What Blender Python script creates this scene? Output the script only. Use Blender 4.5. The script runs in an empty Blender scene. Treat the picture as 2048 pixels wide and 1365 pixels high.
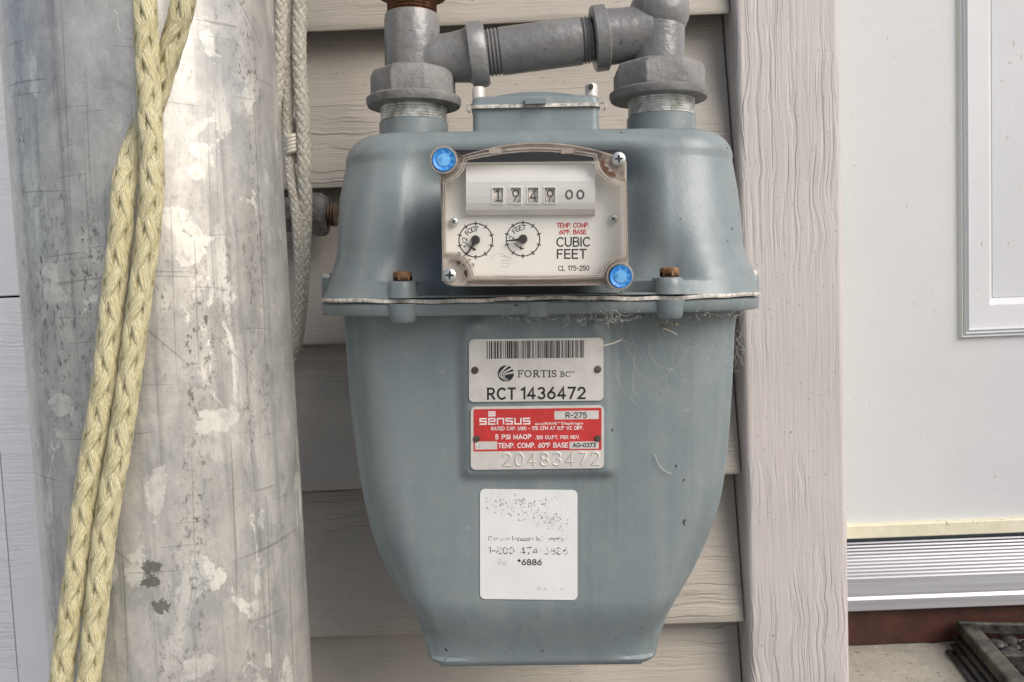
import bpy, math, random
from mathutils import Vector, Matrix
random.seed(7)
S = bpy.context.scene
COL = S.collection
PI = math.pi
rad = math.radians

# ------------------------------------------------------------------ camera
F = 1700.0                      # focal length in photo pixels (photo is 2048 wide)
CAMP = Vector((0, -0.62, 0))
PITCH, ROLL, YAW = rad(3.8), rad(2.35), rad(0.5)
fw = Vector((0, math.cos(PITCH), -math.sin(PITCH)))
r0 = Vector((1, 0, 0))
u0 = Vector((0, math.sin(PITCH), math.cos(PITCH)))
RZ = Matrix.Rotation(YAW, 3, 'Z')
fw, r0, u0 = RZ @ fw, RZ @ r0, RZ @ u0
cu_ = u0 * math.cos(ROLL) + r0 * math.sin(ROLL)
cr_ = r0 * math.cos(ROLL) - u0 * math.sin(ROLL)
cam = bpy.data.cameras.new('camera')
cam.sensor_width = 36
cam.lens = F / 2048 * 36
cam.clip_start, cam.clip_end = 0.02, 2000
camo = bpy.data.objects.new('camera', cam)
COL.objects.link(camo)
camo.matrix_world = Matrix((( cr_.x, cu_.x, -fw.x, CAMP.x), (cr_.y, cu_.y, -fw.y, CAMP.y), (cr_.z, cu_.z, -fw.z, CAMP.z), (0, 0, 0, 1)))
S.camera = camo

# ------------------------------------------------------------------ light
SUN_EL, SUN_AZ = rad(38), rad(49)      # azimuth: to the right of the camera's back
w = bpy.data.worlds.new('World')
S.world = w
w.use_nodes = True
nt = w.node_tree
bg = nt.nodes['Background']
sky = nt.nodes.new('ShaderNodeTexSky')
sky.sky_type = 'NISHITA'
sky.sun_disc = False
sky.sun_elevation = SUN_EL
sky.sun_rotation = PI - SUN_AZ
sky.air_density = 1.0
sky.dust_density = 3.0
nt.links.new(sky.outputs[0], bg.inputs[0])
bg.inputs[1].default_value = 0.066
sun = bpy.data.lights.new('sun', 'SUN')
sun.energy = 1.5
sun.angle = rad(45)
sun.color = (1.0, 0.965, 0.925)
suno = bpy.data.objects.new('sun', sun)
COL.objects.link(suno)
sd = Vector((math.sin(SUN_AZ) * math.cos(SUN_EL), -math.cos(SUN_AZ) * math.cos(SUN_EL), math.sin(SUN_EL)))
suno.rotation_euler = sd.to_track_quat('Z', 'Y').to_euler()
S.view_settings.view_transform = 'Standard'
S.view_settings.look = 'None'
S.view_settings.gamma = 1
S.view_settings.exposure = 0.88

# ------------------------------------------------------------------ projection helpers (used once, to read sizes off the photo)
def at(px, py, Y):
    d = fw + cr_ * ((px - 1024) / F) - cu_ * ((py - 682.5) / F)
    return CAMP + d * ((Y - CAMP.y) / d.y)
def atz(px, py, Z):
    d = fw + cr_ * ((px - 1024) / F) - cu_ * ((py - 682.5) / F)
    return CAMP + d * ((Z - CAMP.z) / d.z)

# ------------------------------------------------------------------ mesh helpers
class MB:
    def __init__(s): s.v = []; s.f = []; s.uv = {}
    def add(s, vs, fs):
        n = len(s.v); s.v += [Vector(p) for p in vs]; s.f += [tuple(i + n for i in f) for f in fs]; return n
    def box(s, x0, x1, y0, y1, z0, z1):
        s.add([(x0,y0,z0),(x1,y0,z0),(x1,y1,z0),(x0,y1,z0),(x0,y0,z1),(x1,y0,z1),(x1,y1,z1),(x0,y1,z1)],
              [(0,3,2,1),(4,5,6,7),(0,1,5,4),(1,2,6,5),(2,3,7,6),(3,0,4,7)])
        return s
    def loft(s, rings, cap0=True, cap1=True, closed=True):
        n = len(rings[0]); b = len(s.v)
        for r in rings: s.v += [Vector(p) for p in r]
        m = n if closed else n - 1
        for k in range(len(rings) - 1):
            for i in range(m):
                j = (i + 1) % n
                s.f.append((b + k*n + i, b + k*n + j, b + (k+1)*n + j, b + (k+1)*n + i))
        if cap0: s.f.append(tuple(b + i for i in reversed(range(n))))
        if cap1: s.f.append(tuple(b + (len(rings)-1)*n + i for i in range(n)))
        return s
    def lathe(s, prof, org, axis, n=32, ref=None, phase=0.0, cap0=True, cap1=True):
        ax = Vector(axis).normalized(); org = Vector(org)
        rf = Vector(ref) if ref else (Vector((0,0,1)) if abs(ax.z) < .9 else Vector((1,0,0)))
        e1 = (rf - ax * rf.dot(ax)).normalized(); e2 = ax.cross(e1)
        s.loft([[org + ax*h + (e1*math.cos(phase+2*PI*i/n) + e2*math.sin(phase+2*PI*i/n))*max(r,1e-5) for i in range(n)] for r, h in prof], cap0, cap1)
        return s
    def tube(s, pts, r, n=8, caps=True):
        pts = [Vector(p) for p in pts]; rs = r if isinstance(r, (list, tuple)) else [r]*len(pts)
        fr = frames(pts)
        s.loft([[p + (a*math.cos(2*PI*i/n) + b*math.sin(2*PI*i/n))*rr for i in range(n)] for p, (t, a, b), rr in zip(pts, fr, rs)], caps, caps)
        return s
    def prism(s, poly, f, d):      # poly: 2D list, f(x,y)->Vector front point, d: Vector to the back
        fr = [f(*p) for p in poly]; n = len(poly)
        s.add(fr + [p + d for p in fr], [tuple(range(n)), tuple(reversed(range(n, 2*n)))] + [(j, i, i+n, j+n) for i, j in ((i, (i+1) % n) for i in range(n))])
        return s
def frames(pts):
    out = []; a = None
    for i, p in enumerate(pts):
        t = (pts[min(i+1, len(pts)-1)] - pts[max(i-1, 0)]).normalized()
        if a is None:
            a = Vector((0,-1,0)) if abs(t.y) < .9 else Vector((1,0,0))
        a = (a - t * a.dot(t)).normalized()
        out.append((t, a, t.cross(a)))
    return out
def obj(name, mb, mat, parent=None, smooth=35, bevel=0, seg=2, loc=None):
    me = bpy.data.meshes.new(name)
    me.from_pydata([tuple(v) for v in mb.v], [], mb.f)
    if mb.uv:
        uvl = me.uv_layers.new(name='UVMap')
        for lp in me.loops: uvl.data[lp.index].uv = mb.uv.get(lp.vertex_index, (0, 0))
    me.materials.append(mat)
    import bmesh
    bm = bmesh.new(); bm.from_mesh(me)
    bmesh.ops.recalc_face_normals(bm, faces=bm.faces); bm.to_mesh(me); bm.free()
    if smooth:
        for p in me.polygons: p.use_smooth = True
        me.set_sharp_from_angle(angle=rad(smooth))
    o = bpy.data.objects.new(name, me); COL.objects.link(o)
    if parent: o.parent = parent
    if loc is not None: o.location = loc
    if bevel:
        b = o.modifiers.new('bevel', 'BEVEL'); b.width = bevel; b.segments = seg; b.limit_method = 'ANGLE'; b.angle_limit = rad(40)
        if smooth: b.harden_normals = True
    return o
def flat(name, mb, mat, parent):          # printed matter: single-sided, keeps its winding
    return obj(name, mb, mat, parent, smooth=0)
def thing(name, label, cat, loc=(0,0,0), group=None):
    o = bpy.data.objects.new(name, None); COL.objects.link(o); o.location = loc; o.empty_display_size = .02
    return tag(o, label, cat, group)
def tag(o, label, cat, group=None):
    o['label'] = label; o['category'] = cat
    if group: o['group'] = group
    return o
def struct(o, label=None):
    o['kind'] = 'structure'
    if label: o['label'] = label
    return o
def smoothstep(a, b, x):
    t = max(0, min(1, (x-a)/(b-a))); return t*t*(3-2*t)
def arc(cx, cy, rx, ry, a0, a1, n=10):
    return [(cx + rx*math.cos(rad(a0+(a1-a0)*i/n)), cy + ry*math.sin(rad(a0+(a1-a0)*i/n))) for i in range(n+1)]

# ------------------------------------------------------------------ materials
class NT:
    def __init__(s, name):
        s.m = bpy.data.materials.new(name); s.m.use_nodes = True; s.t = s.m.node_tree
        s.p = s.t.nodes['Principled BSDF']; s.tc = s.t.nodes.new('ShaderNodeTexCoord')
        s.out = s.t.nodes['Material Output']
    def n(s, kind, **kw):
        nd = s.t.nodes.new(kind)
        for k, v in kw.items():
            if k.startswith('i_'): nd.inputs[k[2:].replace('_', ' ')].default_value = v
            else: setattr(nd, k, v)
        return nd
    def L(s, a, b): s.t.links.new(a, b)
    def coord(s, scale=(1,1,1), rand=False, uv=False, warp=0, warpscale=5):
        src = s.tc.outputs['UV' if uv else 'Object']
        if rand:
            oi = s.n('ShaderNodeObjectInfo'); mu = s.n('ShaderNodeVectorMath', operation='MULTIPLY')
            s.L(oi.outputs['Random'], mu.inputs[0]); mu.inputs[1].default_value = (7, 11, 13)
            ad = s.n('ShaderNodeVectorMath', operation='ADD'); s.L(src, ad.inputs[0]); s.L(mu.outputs[0], ad.inputs[1]); src = ad.outputs[0]
        if warp:
            nz = s.n('ShaderNodeTexNoise'); nz.inputs['Scale'].default_value = warpscale; s.L(src, nz.inputs['Vector'])
            mu = s.n('ShaderNodeVectorMath', operation='SCALE'); mu.inputs['Scale'].default_value = warp; s.L(nz.outputs['Color'], mu.inputs[0])
            ad = s.n('ShaderNodeVectorMath', operation='ADD'); s.L(src, ad.inputs[0]); s.L(mu.outputs[0], ad.inputs[1]); src = ad.outputs[0]
        mp = s.n('ShaderNodeMapping'); mp.inputs['Scale'].default_value = scale; s.L(src, mp.inputs['Vector'])
        return mp.outputs[0]
    def noise(s, vec, scale=1, detail=4, rough=.55, dist=0, lo=None, hi=None):
        nz = s.n('ShaderNodeTexNoise'); nz.inputs['Scale'].default_value = scale; nz.inputs['Detail'].default_value = detail
        nz.inputs['Roughness'].default_value = rough; nz.inputs['Distortion'].default_value = dist; s.L(vec, nz.inputs['Vector'])
        o = nz.outputs['Fac']
        return s.rng(o, lo, hi) if lo is not None else o
    def rng(s, o, lo, hi, a=0, b=1):
        mr = s.n('ShaderNodeMapRange'); mr.inputs[1].default_value = lo; mr.inputs[2].default_value = hi
        mr.inputs[3].default_value = a; mr.inputs[4].default_value = b; s.L(o, mr.inputs[0]); return mr.outputs[0]
    def math(s, op, a, b=None):
        m = s.n('ShaderNodeMath', operation=op)
        for i, x in enumerate((a, b)):
            if x is None: continue
            if isinstance(x, (int, float)): m.inputs[i].default_value = x
            else: s.L(x, m.inputs[i])
        return m.outputs[0]
    def mix(s, fac, a, b):
        m = s.n('ShaderNodeMix', data_type='RGBA'); m.clamp_factor = True
        if isinstance(fac, (int, float)): m.inputs[0].default_value = fac
        else: s.L(fac, m.inputs[0])
        for i, x in ((6, a), (7, b)):
            if isinstance(x, tuple): m.inputs[i].default_value = (*x, 1)
            else: s.L(x, m.inputs[i])
        return m.outputs[2]
    def color(s, c):
        if isinstance(c, tuple): s.p.inputs['Base Color'].default_value = (*c, 1)
        else: s.L(c, s.p.inputs['Base Color'])
    def set(s, **kw):
        for k, v in kw.items():
            i = s.p.inputs[{'rough': 'Roughness', 'metal': 'Metallic', 'spec': 'Specular IOR Level', 'coat': 'Coat Weight', 'coatr': 'Coat Roughness', 'sub': 'Subsurface Weight'}[k]]
            if isinstance(v, (int, float)): i.default_value = v
            else: s.L(v, i)
    def bump(s, h, dist=.001, strength=1):
        b = s.n('ShaderNodeBump'); b.inputs['Strength'].default_value = strength; b.inputs['Distance'].default_value = dist
        s.L(h, b.inputs['Height'])
        pn = s.p.inputs['Normal']
        if pn.is_linked: s.L(pn.links[0].from_socket, b.inputs['Normal'])
        s.L(b.outputs[0], pn)

def plain(name, c, rough=.5, metal=0, var=.12, vs=60, bump=0, bs=300):
    t = NT(name); co = t.coord()
    d = t.noise(co, vs, 5, .6, 0, .35, .65)
    t.color(t.mix(d, tuple(x*(1-var) for x in c), tuple(min(1, x*(1+var)) for x in c)))
    t.set(rough=rough, metal=metal)
    if bump: t.bump(t.noise(co, bs, 3), bump)
    return t.m

def m_grain(name, c, axis, gap=1.0, dark=.8, depth=.0012, rough=.55):
    """Embossed cedar grain on a moulded board; axis = the long direction."""
    t = NT(name)
    lo, hi = 5*gap, 170*gap
    sc = {'x': (lo, 40, hi), 'z': (hi*.95, 40, lo)}[axis]
    co = t.coord(sc, rand=True, warp=.012, warpscale=22)
    n1 = t.noise(co, 1, 3, .6, .5)
    lines = t.rng(n1, .40, .52)                         # grooves where the noise runs low
    lo2 = {'x': (14, 40, 330), 'z': (330, 40, 14)}[axis]
    n2 = t.noise(t.coord(lo2, rand=True), 1, 2, .5, 1.0, .3, .7)
    zone = t.noise(t.coord((9, 9, 9), rand=True), 1, 2, .5, 0, .42, .6)   # calm and rough areas
    h = t.math('ADD', t.math('MULTIPLY', lines, zone), t.math('MULTIPLY', n2, .35))
    dirt = t.noise(t.coord((6, 6, 6), rand=True), 2.2, 6, .65, 0, .35, .7)
    base = t.mix(dirt, tuple(x*dark for x in c), c)
    base = t.mix(t.math('MULTIPLY', t.math('SUBTRACT', 1, lines), t.math('MULTIPLY', zone, .09)), base, tuple(x*.5 for x in c))
    sp = t.noise(t.coord((1, 1, 1), rand=True), 420, 2, .5, 0, .70, .74)
    base = t.mix(t.math('MULTIPLY', sp, .45), base, (.06, .05, .04))
    t.color(base); t.set(rough=rough, spec=.4); t.bump(h, depth)
    return t.m

M = {}
M['siding'] = m_grain('siding_vinyl', (.475, .43, .37), 'x', 1.0, .84, .0006, .5)
M['trim'] = m_grain('trim_woodgrain', (.57, .53, .505), 'z', 1.5, .92, .00045, .5)
M['panel_white'] = m_grain('white_woodgrain', (.80, .80, .80), 'x', 2.2, .96, .0003, .45)

def m_door():
    t = NT('door_paint'); co = t.coord()
    d = t.noise(co, 9, 4, .6, 0, .3, .7)
    c = t.mix(d, (.55, .562, .58), (.595, .605, .62))
    sp = t.noise(t.coord((1, 1, .6)), 300, 2, .5, .4, .715, .74)
    c = t.mix(t.math('MULTIPLY', sp, .5), c, (.25, .22, .19))
    t.color(c); t.set(rough=.4, spec=.4)
    t.bump(t.noise(t.coord((300, 300, 60)), 1, 3), .00012); return t.m
M['door'] = m_door()

def m_case():
    t = NT('meter_paint'); co = t.coord()
    d = t.noise(co, 12, 5, .6, 0, .3, .7)
    c = t.mix(d, (.178, .216, .226), (.205, .241, .251))
    du = t.noise(co, 55, 6, .7, 0, .45, .75)
    c = t.mix(t.math('MULTIPLY', du, .22), c, (.33, .35, .32))
    sp = t.noise(t.coord(warp=.02, warpscale=7), 330, 2, .5, 0, .745, .76)
    c = t.mix(t.math('MULTIPLY', sp, .35), c, (.45, .45, .42))
    sk = t.noise(co, 170, 2, .5, 0, .735, .75)
    c = t.mix(sk, c, (.03, .03, .03))
    run = t.noise(t.coord((75, 75, 3.5)), 1, 4, .6, .2, .5, .75)
    c = t.mix(t.math('MULTIPLY', run, .24), c, (.34, .36, .35))
    run2 = t.noise(t.coord((120, 120, 6)), 1, 3, .6, .2, .56, .8)
    c = t.mix(t.math('MULTIPLY', run2, .35), c, (.11, .135, .13))
    t.color(c)
    t.set(rough=t.rng(du, 0, 1, .32, .5), spec=.5)
    t.bump(t.noise(co, 800, 2), .00012); t.bump(t.noise(co, 40, 3), .0004); return t.m
M['case'] = m_case()

def m_pipe():
    t = NT('pipe_paint'); co = t.coord()
    d = t.noise(co, 30, 5, .65, 0, .3, .7)
    c = t.mix(d, (.150, .149, .15), (.24, .238, .235))
    chip = t.noise(co, 60, 8, .75, .2, .56, .64)
    c = t.mix(t.math('MULTIPLY', chip, .6), c, (.15, .14, .10))
    sp = t.noise(co, 300, 3, .6, 0, .66, .7)
    c = t.mix(t.math('MULTIPLY', sp, .7), c, (.05, .045, .04))
    t.color(c); t.set(rough=t.rng(d, 0, 1, .22, .36), spec=.7)
    t.bump(t.noise(co, 170, 4), .0005); t.bump(t.noise(co, 45, 3), .0012); return t.m
M['pipe'] = m_pipe()
def m_nut():
    t = NT('nut_paint'); co = t.coord()
    d = t.noise(co, 60, 6, .7, 0, .35, .65)
    c = t.mix(d, (.155, .15, .148), (.25, .245, .235))
    st = t.noise(co, 90, 5, .7, .5, .62, .66)
    c = t.mix(t.math('MULTIPLY', st, .6), c, (.10, .085, .055))
    t.color(c); t.set(rough=.6); t.bump(t.noise(co, 330, 5, .65), .0008); return t.m
M['nut'] = m_nut()
def m_rust(name='rust', a=(.055, .025, .013), b=(.21, .09, .038)):
    t = NT(name); co = t.coord()
    d = t.noise(co, 160, 6, .7, 0, .35, .65)
    t.color(t.mix(d, a, b)); t.set(rough=.85); t.bump(t.noise(co, 500, 5), .0008); return t.m
M['rust'] = m_rust()
M['dark_rust'] = m_rust('dark_rust', (.05, .035, .025), (.16, .10, .065))
def m_zinc():
    t = NT('zinc_thread'); co = t.coord()
    d = t.noise(co, 140, 5, .7, .3, .4, .6)
    t.color(t.mix(d, (.36, .37, .33), (.78, .78, .76))); t.set(rough=.45, metal=.3); t.bump(t.noise(co, 400, 4), .0005); return t.m
M['zinc'] = m_zinc()

def m_pole(white=(), green=()):
    t = NT('weathered_galvanised_steel')
    uv = lambda sc, **k: t.coord(sc, uv=True, **k)
    base = t.mix(t.noise(uv((60, 34, 1)), 1, 8, .72, .4, .32, .68), (.37, .36, .345), (.60, .58, .54))
    broad = t.noise(uv((22, 9, 1)), 1, 3, .5, 0, .35, .65)
    pt = t.noise(uv((48, 22, 1), warp=.006, warpscale=90), 1, 6, .62, 1.2, .575, .585)
    pt = t.math('MULTIPLY', pt, t.rng(broad, .40, .85))
    cl = t.noise(uv((70, 50, 1)), 1, 6, .7, .5, .45, .68)
    base = t.mix(t.math('MULTIPLY', cl, .55), base, (.72, .69, .62))
    base = t.mix(t.math('MULTIPLY', pt, .8), base, (.80, .78, .70))
    pt2 = t.noise(uv((44, 19, 1)), 1.3, 5, .65, .8, .57, .585)
    base = t.mix(t.math('MULTIPLY', pt2, .35), base, (.34, .36, .37))
    st = t.noise(uv((150, 2.5, 1)), 1, 6, .68, .2, .53, .70)
    base = t.mix(t.math('MULTIPLY', st, .48), base, (.13, .13, .14))
    ml = t.noise(uv((380, 190, 1)), 1, 6, .78, .3, .53, .60)
    mk = t.noise(uv((55, 8, 1)), 1, 4, .65, 0, .50, .62)
    base = t.mix(t.math('MULTIPLY', t.math('MULTIPLY', ml, mk), .85), base, (.11, .10, .09))
    fine = t.noise(uv((700, 420, 1)), 1, 4, .7, 0, .58, .70)
    base = t.mix(t.math('MULTIPLY', fine, .45), base, (.16, .15, .14))
    def blobs(lst, wob, sc):
        nz = t.math('MULTIPLY', t.math('SUBTRACT', t.noise(uv((sc, sc, 1)), 1, 5, .6, .4), .5), wob); tot = None
        for u_, v_, ru, rv, ro in lst:
            mp = t.n('ShaderNodeMapping', vector_type='TEXTURE'); mp.inputs['Location'].default_value = (u_, v_, 0); mp.inputs['Rotation'].default_value = (0, 0, ro); mp.inputs['Scale'].default_value = (ru, rv, 1)
            t.L(t.tc.outputs['UV'], mp.inputs['Vector'])
            ln = t.n('ShaderNodeVectorMath', operation='LENGTH'); t.L(mp.outputs[0], ln.inputs[0])
            m_ = t.rng(t.math('ADD', ln.outputs['Value'], nz), .94, 1.03, 1, 0)
            tot = m_ if tot is None else t.math('MAXIMUM', tot, m_)
        return tot
    if white: base = t.mix(t.math('MULTIPLY', t.math('MULTIPLY', blobs(white, 4.6, 75), t.noise(uv((150, 90, 1)), 1, 5, .7, 0, .3, .55)), .62), base, (.82, .80, .73))
    if green: base = t.mix(t.math('MULTIPLY', blobs(green, 2.6, 420), .75), base, (.075, .085, .065))
    # scratches
    for k, (rot, sc, lo) in enumerate(((0.03, (520, 6, 1), .68), (-.75, (460, 9, 1), .74), (1.5, (520, 14, 1), .72), (1.62, (600, 18, 1), .72))):
        mp = t.n('ShaderNodeMapping'); mp.inputs['Rotation'].default_value = (0, 0, rot); mp.inputs['Location'].default_value = (k*.7, k*.31, 0)
        t.L(t.tc.outputs['UV'], mp.inputs['Vector'])
        m2 = t.n('ShaderNodeMapping'); m2.inputs['Scale'].default_value = sc; t.L(mp.outputs[0], m2.inputs['Vector'])
        s1 = t.noise(m2.outputs[0], 1, 1, .4, 0, lo, lo + .025)
        base = t.mix(t.math('MULTIPLY', s1, .38), base, (.12, .115, .11))
    t.color(base)
    t.set(metal=.45, rough=t.rng(pt, 0, 1, .34, .5), spec=.5)
    t.bump(t.noise(uv((60, 40, 1)), 1, 4), .0003); return t.m


def m_rope(name, a, b, dirt):
    t = NT(name)
    fib = t.noise(t.coord((14, 1.2, 1), uv=True), 1, 3, .6, .3, .3, .7)
    c = t.mix(fib, a, b)
    d = t.noise(t.coord((70, 70, 70)), 1, 4, .6, 0, .5, .75)
    c = t.mix(t.math('MULTIPLY', d, .5), c, dirt)
    t.color(c); t.set(rough=.38, spec=.45, sub=0.0)
    t.bump(fib, .0006); return t.m
M['rope'] = m_rope('yellow_poly_rope', (.62, .54, .26), (.86, .80, .56), (.52, .44, .22))
M['cord'] = m_rope('dirty_white_cord', (.60, .56, .46), (.86, .83, .74), (.40, .36, .28))

def m_concrete():
    t = NT('concrete'); co = t.coord()
    d = t.noise(co, 12, 8, .7, 0, .3, .7)
    c = t.mix(d, (.23, .21, .17), (.40, .37, .32))
    s = t.noise(co, 160, 4, .6, 0, .62, .68); c = t.mix(t.math('MULTIPLY', s, .8), c, (.07, .06, .05))
    s = t.noise(co, 240, 3, .6, 0, .68, .72); c = t.mix(t.math('MULTIPLY', s, .6), c, (.6, .57, .5))
    t.color(c); t.set(rough=.9); t.bump(t.noise(co, 200, 6, .7), .0012); return t.m
M['concrete'] = m_concrete()
M['ground'] = plain('driveway', (.34, .335, .325), .9, 0, .2, 3)
def m_alu():
    t = NT('threshold_aluminium'); co = t.coord((2, 90, 90))
    d = t.noise(co, 3, 4, .6, 0, .3, .7)
    t.color(t.mix(d, (.30, .30, .325), (.40, .40, .43))); t.set(metal=.75, rough=.36); return t.m
M['alu'] = m_alu()
def m_cream():
    t = NT('cream_vinyl'); co = t.coord()
    c = t.mix(t.noise(co, 90, 5, .6, 0, .3, .7), (.62, .585, .44), (.74, .70, .54))
    sp = t.noise(t.coord((1, 1, .45)), 260, 4, .65, .3, .64, .69)
    t.color(t.mix(t.math('MULTIPLY', sp, .75), c, (.10, .085, .06))); t.set(rough=.5); return t.m
M['cream'] = m_cream()
M['redwood'] = plain('redbrown_paint', (.060, .020, .013), .55, 0, .35, 40, .0006, 120)
def m_iron():
    t = NT('cast_iron'); co = t.coord()
    d = t.noise(co, 45, 7, .75, 0, .42, .68)
    t.color(t.mix(d, (.012, .011, .010), (.115, .105, .08))); t.set(rough=.55); t.bump(t.noise(co, 180, 6, .7), .0012); return t.m
M['iron'] = m_iron()
M['dark_iron'] = plain('bare_iron', (.017,.015,.014), .4, 0, .6, 200, .0006, 300)
def m_plate():
    t = NT('plate_aluminium'); co = t.coord()
    d = t.noise(co, 130, 5, .6, 0, .3, .7)
    c = t.mix(d, (.56, .53, .49), (.66, .63, .585))
    s = t.noise(co, 330, 3, .6, 0, .70, .73); c = t.mix(t.math('MULTIPLY', s, .6), c, (.25, .22, .18))
    t.color(c); t.set(rough=.42, metal=.15); return t.m
M['plate'] = m_plate()
M['red'] = plain('red_enamel', (.50, .032, .030), .45, 0, .12, 160)
M['red_ink'] = plain('red_ink', (.52, .02, .04), .5)
M['ink'] = plain('black_ink', (.012, .012, .012), .5)
M['white_ink'] = plain('white_ink', (.78, .70, .68), .5)
M['grey_ink'] = plain('grey_ink', (.33, .33, .32), .6)
M['sticker'] = plain('white_vinyl', (.72, .72, .71), .45, 0, .04, 50)
M['face'] = plain('index_face', (.80, .79, .75), .4, 0, .03, 30)
M['drum'] = plain('counter_cover', (.72, .715, .69), .30, .1, .03, 30)
M['wheel'] = plain('digit_wheel', (.72, .68, .64), .6)
M['black'] = plain('black_plastic', (.014, .012, .016), .4, 0, .3, 200)
M['screw'] = plain('zinc_screw', (.60, .62, .60), .32, .7, .2, 300)
M['slot'] = plain('slot_dark', (.02, .025, .02), .6)
M['rivet'] = m_rust('bronze_rivet', (.035, .025, .018), (.13, .10, .075))
def m_gasket():
    t = NT('gasket_edge'); co = t.coord()
    d = t.noise(co, 260, 5, .7, 0, .35, .6)
    t.color(t.mix(d, (.25, .23, .20), (.72, .68, .62))); t.set(rough=.7); t.bump(t.noise(co, 500, 3), .0004); return t.m
M['gasket'] = m_gasket()
def m_worn(name, c, scale, lo, hi):
    t = NT(name); t.color(c); t.set(rough=.6)
    f = t.noise(t.coord(), scale, 4, .7, .5, lo, hi)
    tr = t.n('ShaderNodeBsdfTransparent'); mx = t.n('ShaderNodeMixShader')
    t.L(f, mx.inputs[0]); t.L(tr.outputs[0], mx.inputs[1]); t.L(t.p.outputs[0], mx.inputs[2]); t.L(mx.outputs[0], t.out.inputs[0])
    return t.m
M['worn'] = m_worn('worn_ink', (.05, .05, .05), 420, .46, .58)
M['faded'] = m_worn('faded_ink', (.12, .12, .12), 520, .52, .62)
def m_clear(name, tint, solid, rough=.08):
    t = NT(name); t.color(tint); t.set(rough=rough, spec=.6)
    tr = t.n('ShaderNodeBsdfTransparent'); tr.inputs[0].default_value = (.97, .955, .93, 1)
    mx = t.n('ShaderNodeMixShader'); mx.inputs[0].default_value = solid
    t.L(tr.outputs[0], mx.inputs[1]); t.L(t.p.outputs[0], mx.inputs[2]); t.L(mx.outputs[0], t.out.inputs[0]); return t.m
def m_lens():
    t = NT('clear_window')
    tr = t.n('ShaderNodeBsdfTransparent'); tr.inputs[0].default_value = (.985, .975, .96, 1)
    gl = t.n('ShaderNodeBsdfGlossy'); gl.inputs['Roughness'].default_value = .06
    mx = t.n('ShaderNodeMixShader'); mx.inputs[0].default_value = .065; t.L(tr.outputs[0], mx.inputs[1]); t.L(gl.outputs[0], mx.inputs[2])
    t.L(mx.outputs[0], t.out.inputs[0]); return t.m
M['lens'] = m_lens()
def m_bezel():
    t = NT('aged_clear_plastic'); co = t.coord()
    d = t.noise(co, 90, 5, .6, .3, .35, .65)
    t.color(t.mix(d, (.42, .36, .31), (.62, .56, .50))); t.set(rough=.16, spec=.7)
    tr = t.n('ShaderNodeBsdfTransparent'); tr.inputs[0].default_value = (.96, .93, .89, 1)
    mx = t.n('ShaderNodeMixShader'); mx.inputs[0].default_value = .55
    t.bump(t.noise(co, 260, 3), .0004)
    t.L(tr.outputs[0], mx.inputs[1]); t.L(t.p.outputs[0], mx.inputs[2]); t.L(mx.outputs[0], t.out.inputs[0]); return t.m
M['bezel'] = m_bezel()
M['blue'] = plain('blue_plug', (.035, .26, .66), .4, 0, .12, 200)
M['blue_light'] = plain('blue_plug_light', (.16, .45, .80), .4)
M['web'] = m_clear('cobweb', (.66, .65, .61), .30, .8)
M['dust'] = plain('dusty_debris', (.22, .20, .13), .9, 0, .3, 400)
M['straw'] = plain('straw', (.62, .58, .46), .6)

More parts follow.
